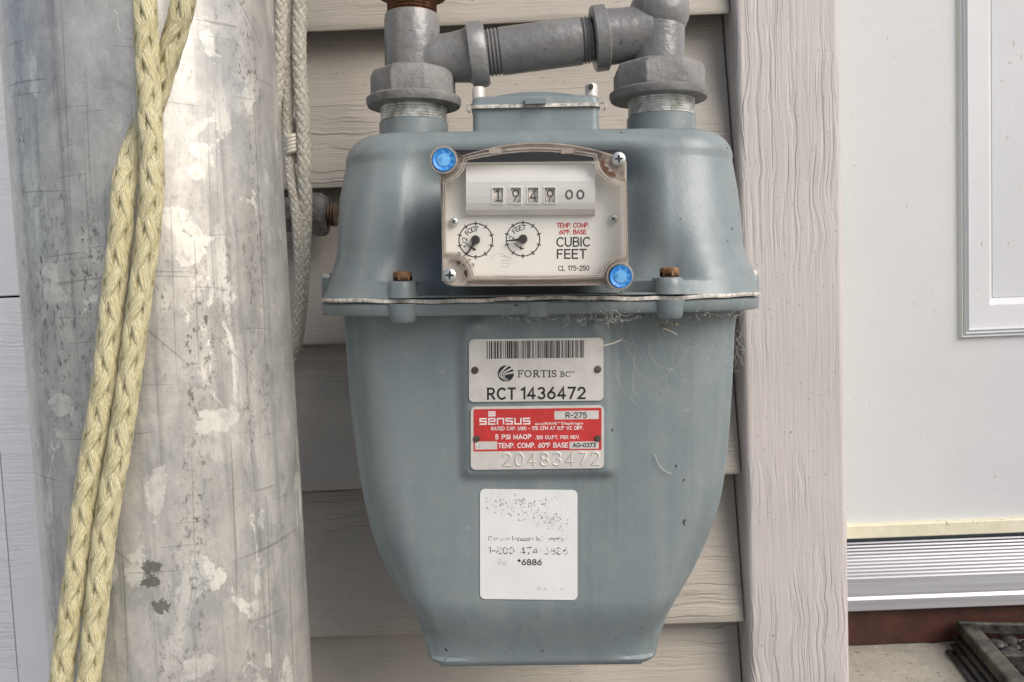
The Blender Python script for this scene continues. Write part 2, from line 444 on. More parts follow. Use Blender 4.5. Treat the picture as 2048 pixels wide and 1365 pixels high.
# ------------------------------------------------------------------ stroke lettering
G = {}
def defglyphs():
    g = G
    g['A'] = (.78, [[(0,0),(.39,1),(.78,0)], [(.14,.34),(.64,.34)]])
    g['B'] = (.66, [[(0,0),(0,1),(.36,1)] + arc(.36,.765,.26,.235,90,-90) + [(0,.53)], [(.36,.53)] + arc(.38,.265,.28,.265,90,-90) + [(0,0)]])
    g['C'] = (.76, [arc(.44,.5,.44,.5,48,312,18)])
    g['D'] = (.72, [[(0,0),(0,1),(.3,1)] + arc(.3,.5,.42,.5,90,-90,14) + [(0,0)]])
    g['E'] = (.58, [[(.58,1),(0,1),(0,0),(.58,0)], [(0,.52),(.52,.52)]])
    g['F'] = (.56, [[(.56,1),(0,1),(0,0)], [(0,.52),(.48,.52)]])
    g['G'] = (.80, [arc(.44,.5,.44,.5,48,345,20) + [(.80,.46),(.5,.46)]])
    g['H'] = (.68, [[(0,0),(0,1)], [(.68,0),(.68,1)], [(0,.52),(.68,.52)]])
    g['I'] = (.0, [[(0,0),(0,1)]])
    g['L'] = (.52, [[(0,1),(0,0),(.52,0)]])
    g['M'] = (.84, [[(0,0),(0,1),(.42,.15),(.84,1),(.84,0)]])
    g['N'] = (.70, [[(0,0),(0,1),(.7,0),(.7,1)]])
    g['O'] = (.86, [arc(.43,.5,.43,.5,90,450,26)])
    g['P'] = (.62, [[(0,0),(0,1),(.34,1)] + arc(.34,.74,.28,.26,90,-90) + [(0,.48)]])
    g['R'] = (.66, [[(0,0),(0,1),(.34,1)] + arc(.34,.74,.28,.26,90,-90) + [(0,.48)], [(.3,.48),(.66,0)]])
    g['S'] = (.62, [arc(.31,.75,.28,.25,35,270,12) + arc(.31,.25,.31,.25,90,-150,12)])
    g['T'] = (.68, [[(0,1),(.68,1)], [(.34,1),(.34,0)]])
    g['U'] = (.70, [[(0,1),(0,.35)] + arc(.35,.35,.35,.35,180,360,12) + [(.70,1)]])
    g['V'] = (.72, [[(0,1),(.36,0),(.72,1)]])
    g['W'] = (1.0, [[(0,1),(.25,0),(.5,.9),(.75,0),(1,1)]])
    g['Y'] = (.70, [[(0,1),(.35,.48),(.70,1)], [(.35,.48),(.35,0)]])
    g['0'] = (.62, [arc(.31,.5,.31,.5,90,450,22)])
    g['1'] = (.28, [[(0,.82),(.28,1),(.28,0)]])
    g['2'] = (.60, [arc(.30,.71,.29,.29,165,-35,12) + [(0,0),(.60,0)]])
    g['3'] = (.60, [arc(.28,.76,.27,.24,150,-90,12) + arc(.28,.26,.31,.26,90,-150,12)])
    g['4'] = (.66, [[(.66,.27),(0,.27),(.48,1),(.48,0)]])
    g['5'] = (.60, [[(.54,1),(.10,1),(.06,.55)] + arc(.28,.32,.32,.32,120,-145,14)])
    g['6'] = (.62, [[(.46,1),(.06,.45)] + arc(.31,.30,.31,.30,150,510,20)])
    g['7'] = (.60, [[(0,1),(.60,1),(.18,0)]])
    g['8'] = (.62, [arc(.31,.76,.26,.24,-90,270,16) + arc(.31,.26,.31,.26,90,450,18)])
    g['9'] = (.62, [arc(.31,.70,.31,.30,-30,330,20) + [(.16,0)]])
    g['-'] = (.40, [[(0,.45),(.40,.45)]])
    g['.'] = (.02, [[(0,0),(.02,0)]])
    g[','] = (.06, [[(.06,.02),(0,-.15)]])
    g['/'] = (.44, [[(0,0),(.44,1)]])
    g['('] = (.2, [arc(.5,.45,.5,.65,130,230,8)])
    g[')'] = (.2, [arc(-.3,.45,.5,.65,50,-50,8)])
    g['°'] = (.26, [arc(.13,.86,.13,.13,0,360,10)])
    g['"'] = (.2, [[(0,1),(0,.7)], [(.2,1),(.2,.7)]])
    g['*'] = (.4, [[(.2,1),(.2,.6)], [(.03,.9),(.37,.7)], [(.37,.9),(.03,.7)]])
    g[' '] = (.34, [])
defglyphs()
def strip(poly, wd):
    """Widened polyline -> 2D verts and one quad strip."""
    n = len(poly); vs = []
    cl = n > 3 and abs(poly[0][0]-poly[-1][0]) + abs(poly[0][1]-poly[-1][1]) < 1e-6
    P = [Vector((x, y)) for x, y in poly]
    for i in range(n):
        a = P[i-1] if i else (P[-2] if cl else None)
        b = P[i+1] if i < n-1 else (P[1] if cl else None)
        d1 = (P[i]-a).normalized() if a is not None and (P[i]-a).length > 1e-9 else None
        d2 = (b-P[i]).normalized() if b is not None and (b-P[i]).length > 1e-9 else None
        d1 = d1 or d2 or Vector((1,0)); d2 = d2 or d1
        t = d1 + d2
        t = t.normalized() if t.length > .3 else d1
        nn = Vector((-t.y, t.x)); k = max(.45, nn.dot(Vector((-d1.y, d1.x))))
        e = Vector((0,0))
        if not cl and i == 0: e = -d2*wd*.42
        if not cl and i == n-1: e = d1*wd*.42
        vs += [P[i] + e + nn*wd/2/k, P[i] + e - nn*wd/2/k]
    return vs, [(2*i, 2*i+1, 2*i+3, 2*i+2) for i in range(n-1)]
def font_print(s, x0, x1, y0, y1, y, mat, parent, slope=0.0, bold=0.0, shear=0):
    c = bpy.data.curves.new('text', 'FONT'); c.body = s; c.size = 1; c.offset = bold; c.resolution_u = 2
    o = bpy.data.objects.new('text', c); COL.objects.link(o)
    me = bpy.data.meshes.new_from_object(o.evaluated_get(bpy.context.evaluated_depsgraph_get()))
    bpy.data.objects.remove(o); bpy.data.curves.remove(c)
    vs = [v.co for v in me.vertices]; a0, a1 = min(v.x for v in vs), max(v.x for v in vs); b1 = max(v.y for v in vs)
    mb = MB(); mb.add([L(x0+(v.x-a0)/(a1-a0)*(x1-x0), y1-v.y/b1*(y1-y0)+(v.x-a0)/(a1-a0)*(x1-x0)*slope, y-.00007) for v in vs], [tuple(p.vertices) for p in me.polygons])
    bpy.data.meshes.remove(me)
    return obj('lettering', mb, mat, parent, smooth=0)
def text_strokes(s, x0, x1, y0, y1, gap=.22):
    """Strokes in photo px for a line of text filling a box (y0 top, y1 baseline)."""
    x = 0; out = []
    for ch in s:
        if ch not in G: ch = ch.upper()
        wd, st = G[ch]
        for p in st: out.append([(x + a, b) for a, b in p])
        x += wd + gap
    x -= gap; k = (x1-x0)/x; h = y1-y0
    return [[(x0 + a*k, y1 - b*h) for a, b in p] for p in out]

# ==================================================================== SETTING
# ground and landing
mb = MB(); mb.add([(-250,-250,0),(250,-250,0),(250,250,0),(-250,250,0)], [(0,1,2,3)])
struct(obj('ground', mb, M['ground'], smooth=0, loc=(0,0,-.46)))

TRX0, TRX1 = at(1484, 682, -.032).x, at(1692, 682, -.032).x     # door casing edges
# siding wall -------------------------------------------------------
wall = thing('siding_wall', 'taupe woodgrain lap siding wall behind the gas meter', 'wall')
courses = [-548, -240, 62, 376, 688, 981, 1275, 1560]
zs = [at(640, y, -.023).z for y in courses]
XL, XR = -.235, TRX0 - .0012
for i, z in enumerate(zs):
    top = (zs[i-1] + .012) if i else z + .12
    mb = MB(); n = 40; rings = []
    h = top - z
    for k in range(n+1):
        x = (XL + (XR-XL)*k/n); wv = .0004*math.sin(x*31+i*2) + .0003*math.sin(x*73+i)
        rings.append([(x, -.0235+wv, .0016), (x, -.0228+wv, 0), (x, -.0212+wv, 0), (x, -.0208+wv, .002), (x, .0024, h), (x, .0006, h), (x, -.0225+wv*.6, .006)])
    mb.loft(rings)
    o = obj('plank', mb, M['siding'], wall, smooth=50, loc=(0, 0, z))
mb = MB().box(XL, TRX1-.002, .009, .05, -.46, .9); obj('sheathing', mb, plain('sheathing_dark', (.05,.04,.035), .9), wall, smooth=0)

mb = MB().box(XL-.0185, XL-.0004, -.012, .12, -.46, .9); obj('end_trim', mb, M['panel_white'], wall, bevel=.001)
# door casing -------------------------------------------------------
casing = thing('door_casing', 'wide taupe woodgrain trim board between siding and white door', 'door casing', (0,0,0))
mb = MB().box(TRX0, TRX1, -.032, .008, -.46, .9)
obj('trim_board', mb, M['trim'], casing, bevel=.005, seg=4)
mb = MB().box(TRX1-.014, TRX1-.0004, .0085, .115, -.45, .9); obj('jamb', mb, M['cream'], casing, bevel=.001)
mb = MB().box(TRX1-.004, TRX1+.0012, -.024, .008, -.235, .9); obj('weatherstrip', mb, M['cream'], casing, bevel=.0005)

# door --------------------------------------------------------------
DY = .10
door = thing('door', 'white steel entry door with embossed panel and faint scuffs', 'door')
dzb = at(1850, 1047, DY).z
dx0 = TRX1 - .0002; dx1 = dx0 + .86; dzt = dzb + 1.1
pc = at(1917, 678, DY)            # bottom left corner of the embossed panel
px1 = pc.x + .26
prof = [(0,0),(.0016,.0028),(.0030,.0016),(.0044,.0034),(.0058,.0016),(.0072,.0030),(.0086,0.0),(.0270,-.0012),(.0275,-.0035),(.0330,-.0070),(.0335,-.0066),(.036,-.0066)]
def rect(o, h): h *= 1.25; return [(pc.x+o, DY-h, pc.z+o), (px1-o, DY-h, pc.z+o), (px1-o, DY-h, dzt-.06-o), (pc.x+o, DY-h, dzt-.06-o)]
mb = MB()
outer = [(dx0, DY, dzb), (dx1, DY, dzb), (dx1, DY, dzt), (dx0, DY, dzt)]
back = [(x, DY+.04, z) for x, y, z in outer]
mb.loft([back, outer, rect(0, 0)], cap0=True, cap1=False)
obj('door_slab', mb, M['door'], door, smooth=0)
mb = MB(); mb.loft([rect(o, h) for o, h in prof], cap0=False, cap1=True)
obj('embossed_panel', mb, M['door'], door, smooth=0)
zs1, zs0 = at(1850, 1044, DY-.006).z, at(1850, 1073, DY-.006).z
mb = MB().box(dx0, dx1, DY-.007, DY+.03, zs0, zs1-.0006); obj('door_sweep', mb, M['cream'], door, bevel=.0012)

# threshold ----------------------------------------------------------
zb = at(1850, 1080, DY+.002).z; zf = at(1850, 1190, .038).z; zu = at(1850, 1217, .035).z
th = thing('door_threshold', 'ribbed aluminium door sill below the white door', 'threshold')
pts = [(DY+.03, zb)]; NR = 11
yb, yf = DY+.004, .058
for k in range(NR):
    for q, dz in ((0,0),(.30,.0011),(.62,.0011),(.75,0)):
        s = (k+q)/NR; pts.append((yb+(yf-yb)*s, zb+(zf-zb)*s*.72+dz))
pts += [(.054, zb+(zf-zb)*.75), (.0405, zf+.0006), (.0395, zf+.0016), (.036, zf+.0012), (.034, zf-.0010), (.0325, zu+.001), (.0335, zu), (DY+.03, zu-.0)]
mb = MB(); mb.loft([[(x, y, z) for y, z in pts] for x in (dx0+.001, dx1)])
obj('sill_plate', mb, M['alu'], th, smooth=0)
sc = at(1900, 1164, .062); mb = MB().lathe([(.0002,.0034),(.0034,.0030),(.0044,.0010),(.0046,-.004)], sc - Vector((0,0,.003)), (0,-.25,1), 14)
obj('screw', mb, M['dark_rust'], th)
# riser board and landing
zland = at(1850, 1287, .042).z
rb = MB().box(dx0+.0005, dx1, .042, .07, zland, zu-.0005)
tag(obj('sill_board', rb, M['redwood'], smooth=0, bevel=.001), 'red brown painted board under the aluminium sill', 'board')
mb = MB(); nx, ny = 60, 40
lx0, lx1, ly0, ly1 = TRX1+.0003, dx1, -.9, .0435
random.seed(3)
vs = [(lx0+(lx1-lx0)*i/nx, ly1+(ly0-ly1)*(j/ny)**1.6, zland + random.uniform(-.0006,.0006)) for j in range(ny+1) for i in range(nx+1)]
fs = [(j*(nx+1)+i, j*(nx+1)+i+1, (j+1)*(nx+1)+i+1, (j+1)*(nx+1)+i) for j in range(ny) for i in range(nx)]
mb.add(vs, fs)
mb.box(lx0, lx1, ly0, ly1, -.459, zland-.003)
struct(obj('landing', mb, M['concrete']))

# cast iron mat -------------------------------------------------------
mz = zland + .020
c0 = atz(1897, 1229, mz); c0.y = min(c0.y, .038)
mat = thing('iron_mat', 'black cast iron grate mat lying on the concrete landing', 'mat', (c0.x, c0.y, zland))
d1 = atz(2019, 1365, mz); ang = math.atan2(d1.x - c0.x, -(d1.y - c0.y))
mat.rotation_euler = (0, 0, ang)
W, D = .42, .30
mb = MB()
for x0, x1, y0, y1 in ((0,W,-.0045,0),(0,W,-D,-D+.009),(0,.013,-D+.009,-.0045),(W-.013,W,-D+.009,-.0045)): mb.box(x0,x1,y0,y1,.010,.020)
obj('frame', mb, M['iron'], mat, bevel=.002)
for k, (o, h0, h1) in enumerate(((.004,.0062,.0098),(.008,.003,.006),(.013,.0002,.0028))):
    mb = MB().box(-o, 0.02, -D+.02+.03*k, -.004-.006*k, h0, h1); obj('edge_step', mb, M['dark_iron'], mat, bevel=.0012)
mb = MB().box(.021, W-.01, -D+.012, -.012, .0004, .006); obj('base_web', mb, M['black'], mat)
cell = .052; cross = MB().box(.0132, W-.0132, -.0045, .0045, .009, .0185); upr = MB().box(-.0045, .0045, -D+.0095, -.005, .009, .0188)
cm = upm = None
for k in range(1, 6):
    if cm is None: o = obj('cross_bar', cross, M['iron'], mat, bevel=.0015); cm = o
    else: o = cm.copy(); COL.objects.link(o)
    o.location = (0, -.0045-k*cell+.002, 0)
for k in range(1, 8):
    if upm is None: o = obj('long_bar', upr, M['iron'], mat, bevel=.0015); upm = o
    else: o = upm.copy(); COL.objects.link(o)
    o.location = (.0065+k*cell, 0, 0)
mb = MB()
for q in range(5):
    a = 2*PI*q/5+.3
    mb.lathe([(.0004,.000),(.0045,.0012),(.0072,.006),(.0070,.011),(.004,.0152),(.0004,.0165)], (math.cos(a)*.0042, math.sin(a)*.0042, .012), (math.cos(a), math.sin(a), .18), 10)
mb.lathe([(.005,-.004),(.0052,.003),(.003,.0055),(.0003,.006)], (0,0,.012), (0,0,1), 10)
fl = None
for i in range(7):
    for j in range(5):
        if fl is None: o = obj('rosette', mb, M['dark_iron'], mat); fl = o
        else: o = fl.copy(); COL.objects.link(o)
        o.location = (.0065+(i+.5)*cell, -.0045-(j+.5)*cell+.002, 0); o.rotation_euler = (0, 0, (i*3+j)*.7); o.scale = (1, 1, .75)

# white panel wall at the left ----------------------------------------
pw = thing('garage_door', 'white woodgrain garage door sections at left edge behind the metal pole', 'garage door')
PYW = .085
zj = at(20, 594, PYW).z
xr = XL-.0192
mb = MB().box(-1.2, xr, PYW, PYW+.03, zj+.0008, .9); obj('door_section', mb, M['panel_white'], pw, bevel=.0012)
xg = at(18, 1150, PYW).x
mb = MB().box(xg+.0006, xr, PYW, PYW+.03, -.46, zj-.0008); obj('door_section', mb, M['panel_white'], pw, bevel=.0012)
mb = MB().box(-1.2, xg-.0006, PYW+.0008, PYW+.03, -.46, zj-.0008); obj('door_section', mb, M['panel_white'], pw, bevel=.0012)
mb = MB().box(-1.2, xr-.002, PYW+.0305, PYW+.033, -.46, .9); obj('backing', mb, plain('seam_dark', (.03,.03,.03), .9), pw, smooth=0)

# pole -----------------------------------------------------------------
PA = -.2
def tangent_circle(xl, xr, y):
    a = at(xl, y, PA) - CAMP; b = at(xr, y, PA) - CAMP
    z = (a.z+b.z)/2; a.z = b.z = 0; a.normalize(); b.normalize()
    m = (a+b).normalized(); dd = (PA-CAMP.y)/m.y
    c = CAMP + m*dd; c.z = z
    return c, dd*math.sin(math.acos(max(-1, min(1, a.dot(b))))/2)
(top, R1_), (mid, PR), (bot, R2_) = tangent_circle(6, 534, 0), tangent_circle(46, 585, 682), tangent_circle(102, 624, 1365)
axd = (top-bot).normalized()
def uv_at(px, py):
    d = (at(px, py, 0) - CAMP).normalized(); best = None
    for k in range(400):
        p = CAMP + d*(.25+.0006*k); h = (p-bot).dot(axd); q_ = p-(bot+axd*h)
        if math.hypot(q_.x, q_.y) < PR: best = (p, h, q_); break
    p, h, q_ = best
    return (PR*((math.atan2(q_.y, q_.x)-PI/2) % (2*PI)), h)
kk = .36/F
M['pole'] = m_pole([(*uv_at(x, y), rx*kk, ry*kk, ro) for x, y, rx, ry, ro in ((385,505,30,52,0),(350,445,36,22,-.5),(395,335,26,32,0),(495,205,10,26,.25),(312,985,16,48,-.3),(430,845,44,30,.2),(560,470,11,20,.2),(108,575,22,36,.1),(118,812,34,26,-.5),(66,165,14,44,0),(400,1335,40,22,.4),(418,95,20,50,.2))],
                   [(*uv_at(x, y), rx*kk, ry*kk, 0) for x, y, rx, ry in ((305,1134,19,13),(302,1162,17,14),(322,1213,17,13))])
n = 96; mb = MB(); hs = [-.25, -.12, 0, .1, .2, .3, .4, .5, .7]
for h in hs:
    for i in range(n+1):
        a = 2*PI*i/n + PI/2
        p = bot + axd*h + Vector((math.cos(a), 0, 0))*PR + Vector((0, math.sin(a), 0))*PR
        mb.uv[len(mb.v)] = (2*PI*PR*i/n, h); mb.v.append(p)
for k in range(len(hs)-1):
    for i in range(n): mb.f.append((k*(n+1)+i, k*(n+1)+i+1, (k+1)*(n+1)+i+1, (k+1)*(n+1)+i))
o = obj('metal_pole', mb, M['pole'])
tag(o, 'thick weathered grey metal pole at left with yellow rope in front', 'pole')

# ropes ----------------------------------------------------------------
def spline(pts, step):
    P = [Vector(p) for p in pts]; P = [P[0]*2-P[1]] + P + [P[-1]*2-P[-2]]
    dense = []
    for i in range(1, len(P)-2):
        a, b, c, d = P[i-1:i+3]
        for k in range(24):
            t = k/24
            dense.append(.5*((2*b)+(-a+c)*t+(2*a-5*b+4*c-d)*t*t+(-a+3*b-3*c+d)*t**3))
    dense.append(P[-2])
    out = [dense[0]]; acc = 0
    for i in range(1, len(dense)):
        seg = dense[i]-dense[i-1]; L = seg.length; pos = 0
        while acc + (L-pos) >= step:
            pos += step-acc; acc = 0; out.append(dense[i-1]+seg*(pos/L))
        acc += L-pos
    return out
def braid(path, R, ny, pitch, wd, th, amp, step, seed=0, uvk=1):
    pts = spline(path, step); fr = frames(pts); mb = MB(); rng = random.Random(seed)
    m = 8; s_ = [i*step for i in range(len(pts))]
    wob = [rng.uniform(-.3, .3) for _ in range(40)]
    for d in (1, -1):
        for k in range(ny):
            base = len(mb.v); cs = []
            for p, (t, a, b), s in zip(pts, fr, s_):
                om = 2*PI*s/pitch
                ph = d*om + 2*PI*k/ny + wob[k]*.15
                r = R + d*amp*math.cos(ny*om)
                cs.append((p + (a*math.cos(ph)+b*math.sin(ph))*r, (a*math.cos(ph)+b*math.sin(ph))))
            for i, (c, er) in enumerate(cs):
                T = (cs[min(i+1, len(cs)-1)][0]-cs[max(i-1, 0)][0]).normalized(); er = (er - T*er.dot(T)).normalized(); sd_ = T.cross(er)
                for q in range(m):
                    an = 2*PI*q/m
                    mb.uv[len(mb.v)] = (abs(2*q/m-1)*uvk + k*3.7 + (d>0)*31, s_[i]*170)
                    mb.v.append(c + sd_*(wd*math.cos(an)) + er*(th*math.sin(an)))
            for i in range(len(cs)-1):
                for q in range(m):
                    q2 = (q+1) % m; mb.f.append((base+i*m+q, base+i*m+q2, base+(i+1)*m+q2, base+(i+1)*m+q))
    mb.tube(pts[::3], R*.86, 10)
    return mb
rope = thing('yellow_rope', 'doubled yellow braided rope hanging in front of the grey metal pole', 'rope')
RY = PA - PR - .007
def rp(px, py, dy=0): return at(px, py, RY-.0045+dy) - Vector((0,0,0))
A = [rp(270,-700),rp(278,-420),rp(287,-90),rp(290,0),rp(293,100),rp(299,210),rp(303,300),rp(304,370),rp(299,440),rp(290,520),rp(278,610),rp(264,720),rp(250,820),rp(234,920),rp(216,1020),rp(203,1120),rp(193,1220),rp(181,1330),rp(170,1440),rp(160,1520),rp(120,1900)]
B = [rp(420,-700,.003),rp(425,-420,.003),rp(385,-90,.004),rp(368,0,.004),rp(350,70,.006),rp(328,140,.008),rp(306,210,.0095),rp(279,270,.009),rp(256,330,.004),rp(246,390),rp(241,470),rp(229,570),rp(217,680),rp(206,780),rp(189,880),rp(173,980),rp(160,1080),rp(147,1180),rp(133,1280),rp(120,1380),rp(105,1500),rp(72,1900)]
RR = 23.0/F*abs(RY-CAMP.y)
for nm, P, sd_ in (('strand', A, 1), ('strand', B, 2)):
    mb = braid(P, RR*.74, 4, RR*18, RR*.52, RR*.24, RR*.055, .0011, sd_)
    obj(nm, mb, M['rope'], rope, smooth=180)
# dirty white cord hanging behind the pole
cord = thing('white_cord', 'dirty white braided cord looped beside the pole against the siding', 'cord')
CY = -.085
def cp(px, py, dy=0): return at(px, py, CY+dy)
c1 = [cp(560,-700),cp(563,-380),cp(564,-70),cp(563,0),cp(562,60),cp(560,120),cp(552,190),cp(540,260)]
c2 = [cp(574,-700,.004),cp(577,-380,.004),cp(579,-70,.004),cp(580,0,.004),cp(580,100,.004),cp(577,180,.004),cp(575,270,.004),cp(580,340,.004),cp(590,400,.002),cp(597,480),cp(600,560),cp(596,640),cp(590,690),cp(576,740)]
c3 = [cp(592,-700),cp(597,-380),cp(600,-70),cp(600,0),cp(598,90),cp(601,170),cp(607,260),cp(609,350),cp(610,430,.004),cp(606,520,.006),cp(602,600,.007),cp(596,655,.007),cp(588,700,.007),cp(574,745,.006)]
c4 = [cp(588,240,.012),cp(589,280,.010),cp(588,330,.012)]
for P, wpx, sd_ in ((c1, 14, 3), (c2, 11.5, 4), (c3, 14.5, 5), (c4, 7, 7)):
    r = wpx/F*.53
    obj('strand', braid(P, r*.72, 6, r*9, r*.40, r*.24, r*.09, .0012, sd_), M['cord'], cord, smooth=180)
mb = MB()
kc = cp(588, 290, .004)
for q in range(5):
    mb.tube([kc + Vector((math.cos(a)*.0046, -math.sin(a)*.0046, (q-2)*.0022+.0012*math.cos(a))) for a in [2*PI*i/14 for i in range(15)]], .0016, 7)
obj('knot', mb, M['cord'], cord)

# ==================================================================== GAS METER
MY = -.115
G0 = at(1080, 593, MY)
meter = thing('gas_meter', 'blue grey painted gas meter with dial register hung on the siding', 'gas meter', G0)
TH = rad(1.5)
meter.rotation_euler = (0, TH, 0)
MI = Matrix.Rotation(-TH, 3, 'Y')
def L(px, py, yl=0.0): return MI @ (at(px, py, MY+yl) - G0)
def rr(hw, hf, hb, r, z, cx=0.0):
    """rounded rectangle ring with a densely sampled front; hf front, hb back half depth"""
    out = []; r = min(r, hw*.98, (hf+hb)/2*.98); NF, NC, NS, NB = 110, 16, 14, 24
    for i in range(NF): out.append((cx - hw + r + (2*hw-2*r)*i/NF, -hf, z))
    for i in range(NC): a = rad(-90 + 90*i/NC); out.append((cx + hw - r + r*math.cos(a), -hf + r + r*math.sin(a), z))
    for i in range(NS): out.append((cx + hw, -hf + r + (hf+hb-2*r)*i/NS, z))
    for i in range(NC): a = rad(90*i/NC); out.append((cx + hw - r + r*math.cos(a), hb - r + r*math.sin(a), z))
    for i in range(NB): out.append((cx + hw - r - (2*hw-2*r)*i/NB, hb, z))
    for i in range(NC): a = rad(90 + 90*i/NC); out.append((cx - hw + r + r*math.cos(a), hb - r + r*math.sin(a), z))
    for i in range(NS): out.append((cx - hw, hb - r - (hf+hb-2*r)*i/NS, z))
    for i in range(NC): a = rad(180 + 90*i/NC); out.append((cx - hw + r + r*math.cos(a), -hf + r + r*math.sin(a), z))
    return [Vector(p) for p in out]
def interp(tab, x):
    tab = sorted(tab)
    if x <= tab[0][0]: return tab[0][1:]
    for a, b in zip(tab, tab[1:]):
        if x <= b[0]:
            # smooth hermite through monotone table
            t = (x-a[0])/(b[0]-a[0]); return tuple(p+(q-p)*t for p, q in zip(a[1:], b[1:]))
    return tab[-1][1:]
def hw_at(pxl, pxr, py, yl=-.045): return ((L(pxr, py, yl).x - L(pxl, py, yl).x)/2, (L(pxr, py, yl).x + L(pxl, py, yl).x)/2, L((pxl+pxr)/2, py, yl).z)
# --- upper case
up = [(663,1505,545),(668,1495,525),(673,1487,500),(677,1480,430),(680,1475,390),(689,1466,346),(697,1459,315),(704,1452,296)]
rows = [hw_at(a, b, y, -.045+.022*(545-y)/250) for a, b, y in up]          # (hw, cx, z)
tab = [(z, hw, cx) for hw, cx, z in rows]
zseam = .0011; zlip = .0024; ztop = L(1075, 264, -.042).z
BX = [L(805, 580, -.088).x, L(1340, 580, -.088).x]
RBOSS = 27/F*.417
zboss = L(805, 563, -.092).z
bc = [Vector((x, -.0865, 0)) for x in BX]
ixl, ixr = L(886, 430, -.07).x, L(1252, 430, -.07).x
def disp_upper(p):
    x, y, z = p
    if y > -.03: return p
    # recess that takes the register
    m = smoothstep(ixl-.024, ixl+.004, x)*(1-smoothstep(ixr-.004, ixr+.022, x))
    m *= 1-smoothstep(ztop-.030, ztop-.006, z)
    y += m*.017*smoothstep(-.03, -.05, y)
    # wrench clearance above each bolt boss
    for b in bc:
        d = math.hypot(x-b.x, (y-b.y))
        if z > zboss-.001:
            g = math.exp(-((x-b.x)/.0115)**2)*math.exp(-(max(0, z-zboss)/.020)**2)
            y += g*.009*smoothstep(-.03, -.06, y)
    return Vector((x, y, z))
rings = []
hwF = hw_at(646, 1514, 590, -.046); FW, FCX = hwF[0], hwF[1]
FH, FB = .0895, .070
levels = [zseam + (ztop-.0155-zseam)*(i/52)**1.25 for i in range(53)]
z_first = tab[0][0]
def sec(z):
    hw, cx = interp(tab, z)
    t = z/ztop
    hf = .0835 - .0215*smoothstep(.03, .98, t) - .004*t
    e = max(0, 1-z/.026)**1.7
    hw0, cx0 = interp(tab, zseam)
    hf += (FH+.0003-.0835)*e; hw += (FW+.0003-hw0)*max(0, 1-z/.017)**1.5; cx += (FCX-cx0)*max(0, 1-z/.017)**1.5
    return hw, cx, hf, .064-.010*t
for z in levels:
    hw, cx, hf, hb = sec(z); rings.append(rr(hw, hf, hb, .046 - .012*z/ztop, z, cx))
hw, cx, hf, hb = sec(levels[-1]); RT = .0155
for i in range(1, 11):
    a = rad(90*i/10); ins = RT*(1-math.cos(a))*1.05; rings.append(rr(hw-ins, hf-ins*.9, hb-ins, max(.034-ins, .012), levels[-1]+RT*math.sin(a), cx))
rings = [[disp_upper(p) for p in r] for r in rings]
mb = MB(); mb.loft(rings)
lip = [rr(FW-.0012, FH-.0012, FB, .047, zseam, FCX), rr(FW-.0004, FH-.0004, FB, .048, zseam+.0004, FCX), rr(FW-.0004, FH-.0004, FB, .048, zlip-.0005, FCX), rr(FW-.0012, FH-.0012, FB-.001, .047, zlip, FCX)]
mb.loft(lip)
for b in bc:     # bolt bosses of the upper half
    mb.lathe([(RBOSS*1.12, zseam+.0003), (RBOSS*1.04, .006), (RBOSS, zboss-.0012), (RBOSS-.001, zboss)], (b.x, b.y, 0), (0,0,1), 32)
    mb.box(b.x-RBOSS*.98, b.x+RBOSS*.98, b.y, b.y+.022, zlip-.001, zboss-.0002)
sideb = [(L(656,570,-.022).x, L(656,557,-.02).z), (L(1505,570,-.022).x, L(1505,551,-.02).z)]
for x, z in sideb: mb.lathe([(.0037, zseam+.0003), (.0036, z-.0008), (.0032, z)], (x, -.022, 0), (0,0,1), 20)
obj('upper_case', mb, M['case'], meter, smooth=40)
# --- lower case
lo = [(683,1478,610),(685,1474,625),(689,1470,640),(694,1467,720),(700,1463,800),(708,1458,870),(719,1450,950),(730,1441,1005),(745,1421,1065),(766,1398,1118),(789,1374,1156),(812,1352,1186),(833,1335,1214),(845,1323,1245),(851,1317,1270),(855,1314,1300),(857,1311,1315)]
ltab = []
for a, b, y in lo:
    h_, c_, z_ = hw_at(a, b, y, -.047); ltab.append((z_, h_, c_))
zbot = L(1082, 1327, -.052).z
PADX = (L(928, 800, -.07).x, L(1222, 800, -.07).x); PADZ = (L(1075, 950, -.07).z, L(1075, 610, -.07).z)
LF = .0700
def sec_lo(z):
    hw, cx = interp(ltab, z)
    t = -z/-zbot
    zn = L(1082, 1200, -.07).z
    hf = LF - .013*smoothstep(0, 1, max(0, (zn-z)/(zn-zbot)))
    return hw, cx, hf, .058 - .006*max(0, t)
def disp_lower(p):
    x, y, z = p
    if y > -.04: return p
    f = smoothstep(-.05, -.062, y)
    pad = smoothstep(PADX[0]-.004, PADX[0]+.003, x)*(1-smoothstep(PADX[1]-.003, PADX[1]+.004, x))*smoothstep(PADZ[0]-.003, PADZ[0]+.003, z)
    y -= pad*.0042*f
    # face bows a little
    hw, cx = interp(ltab, z)
    u = (x-cx)/max(hw, .01)
    y += (1-pad)*f*.0065*max(0, abs(u)-.42)**2/.33
    for qx, qz in bumps:
        d = math.hypot(x-qx, z-qz); y -= f*.0035*math.exp(-(d/.0046)**2)
    return Vector((x, y, z))
bumps = [(L(950,655,-.074).x, L(950,655,-.074).z), (L(1190,655,-.074).x, L(1190,655,-.074).z)]
zfl = L(1080, 629, -.089).z
zt = zfl + .002
NL = 110; rings = []
rlo = lambda z: .026 - .014*smoothstep(0, 1, (L(1082,1130,-.07).z-z)/(L(1082,1130,-.07).z-L(1082,1270,-.07).z))
zl = [zt + (zbot+.0055-zt)*i/NL for i in range(NL+1)]
hz = lambda z: interp(ltab, z)
def smooth_hw(z):
    d = .004; return tuple(sum(v)/5 for v in zip(*(hz(z+k*d) for k in (-2,-1,0,1,2))))
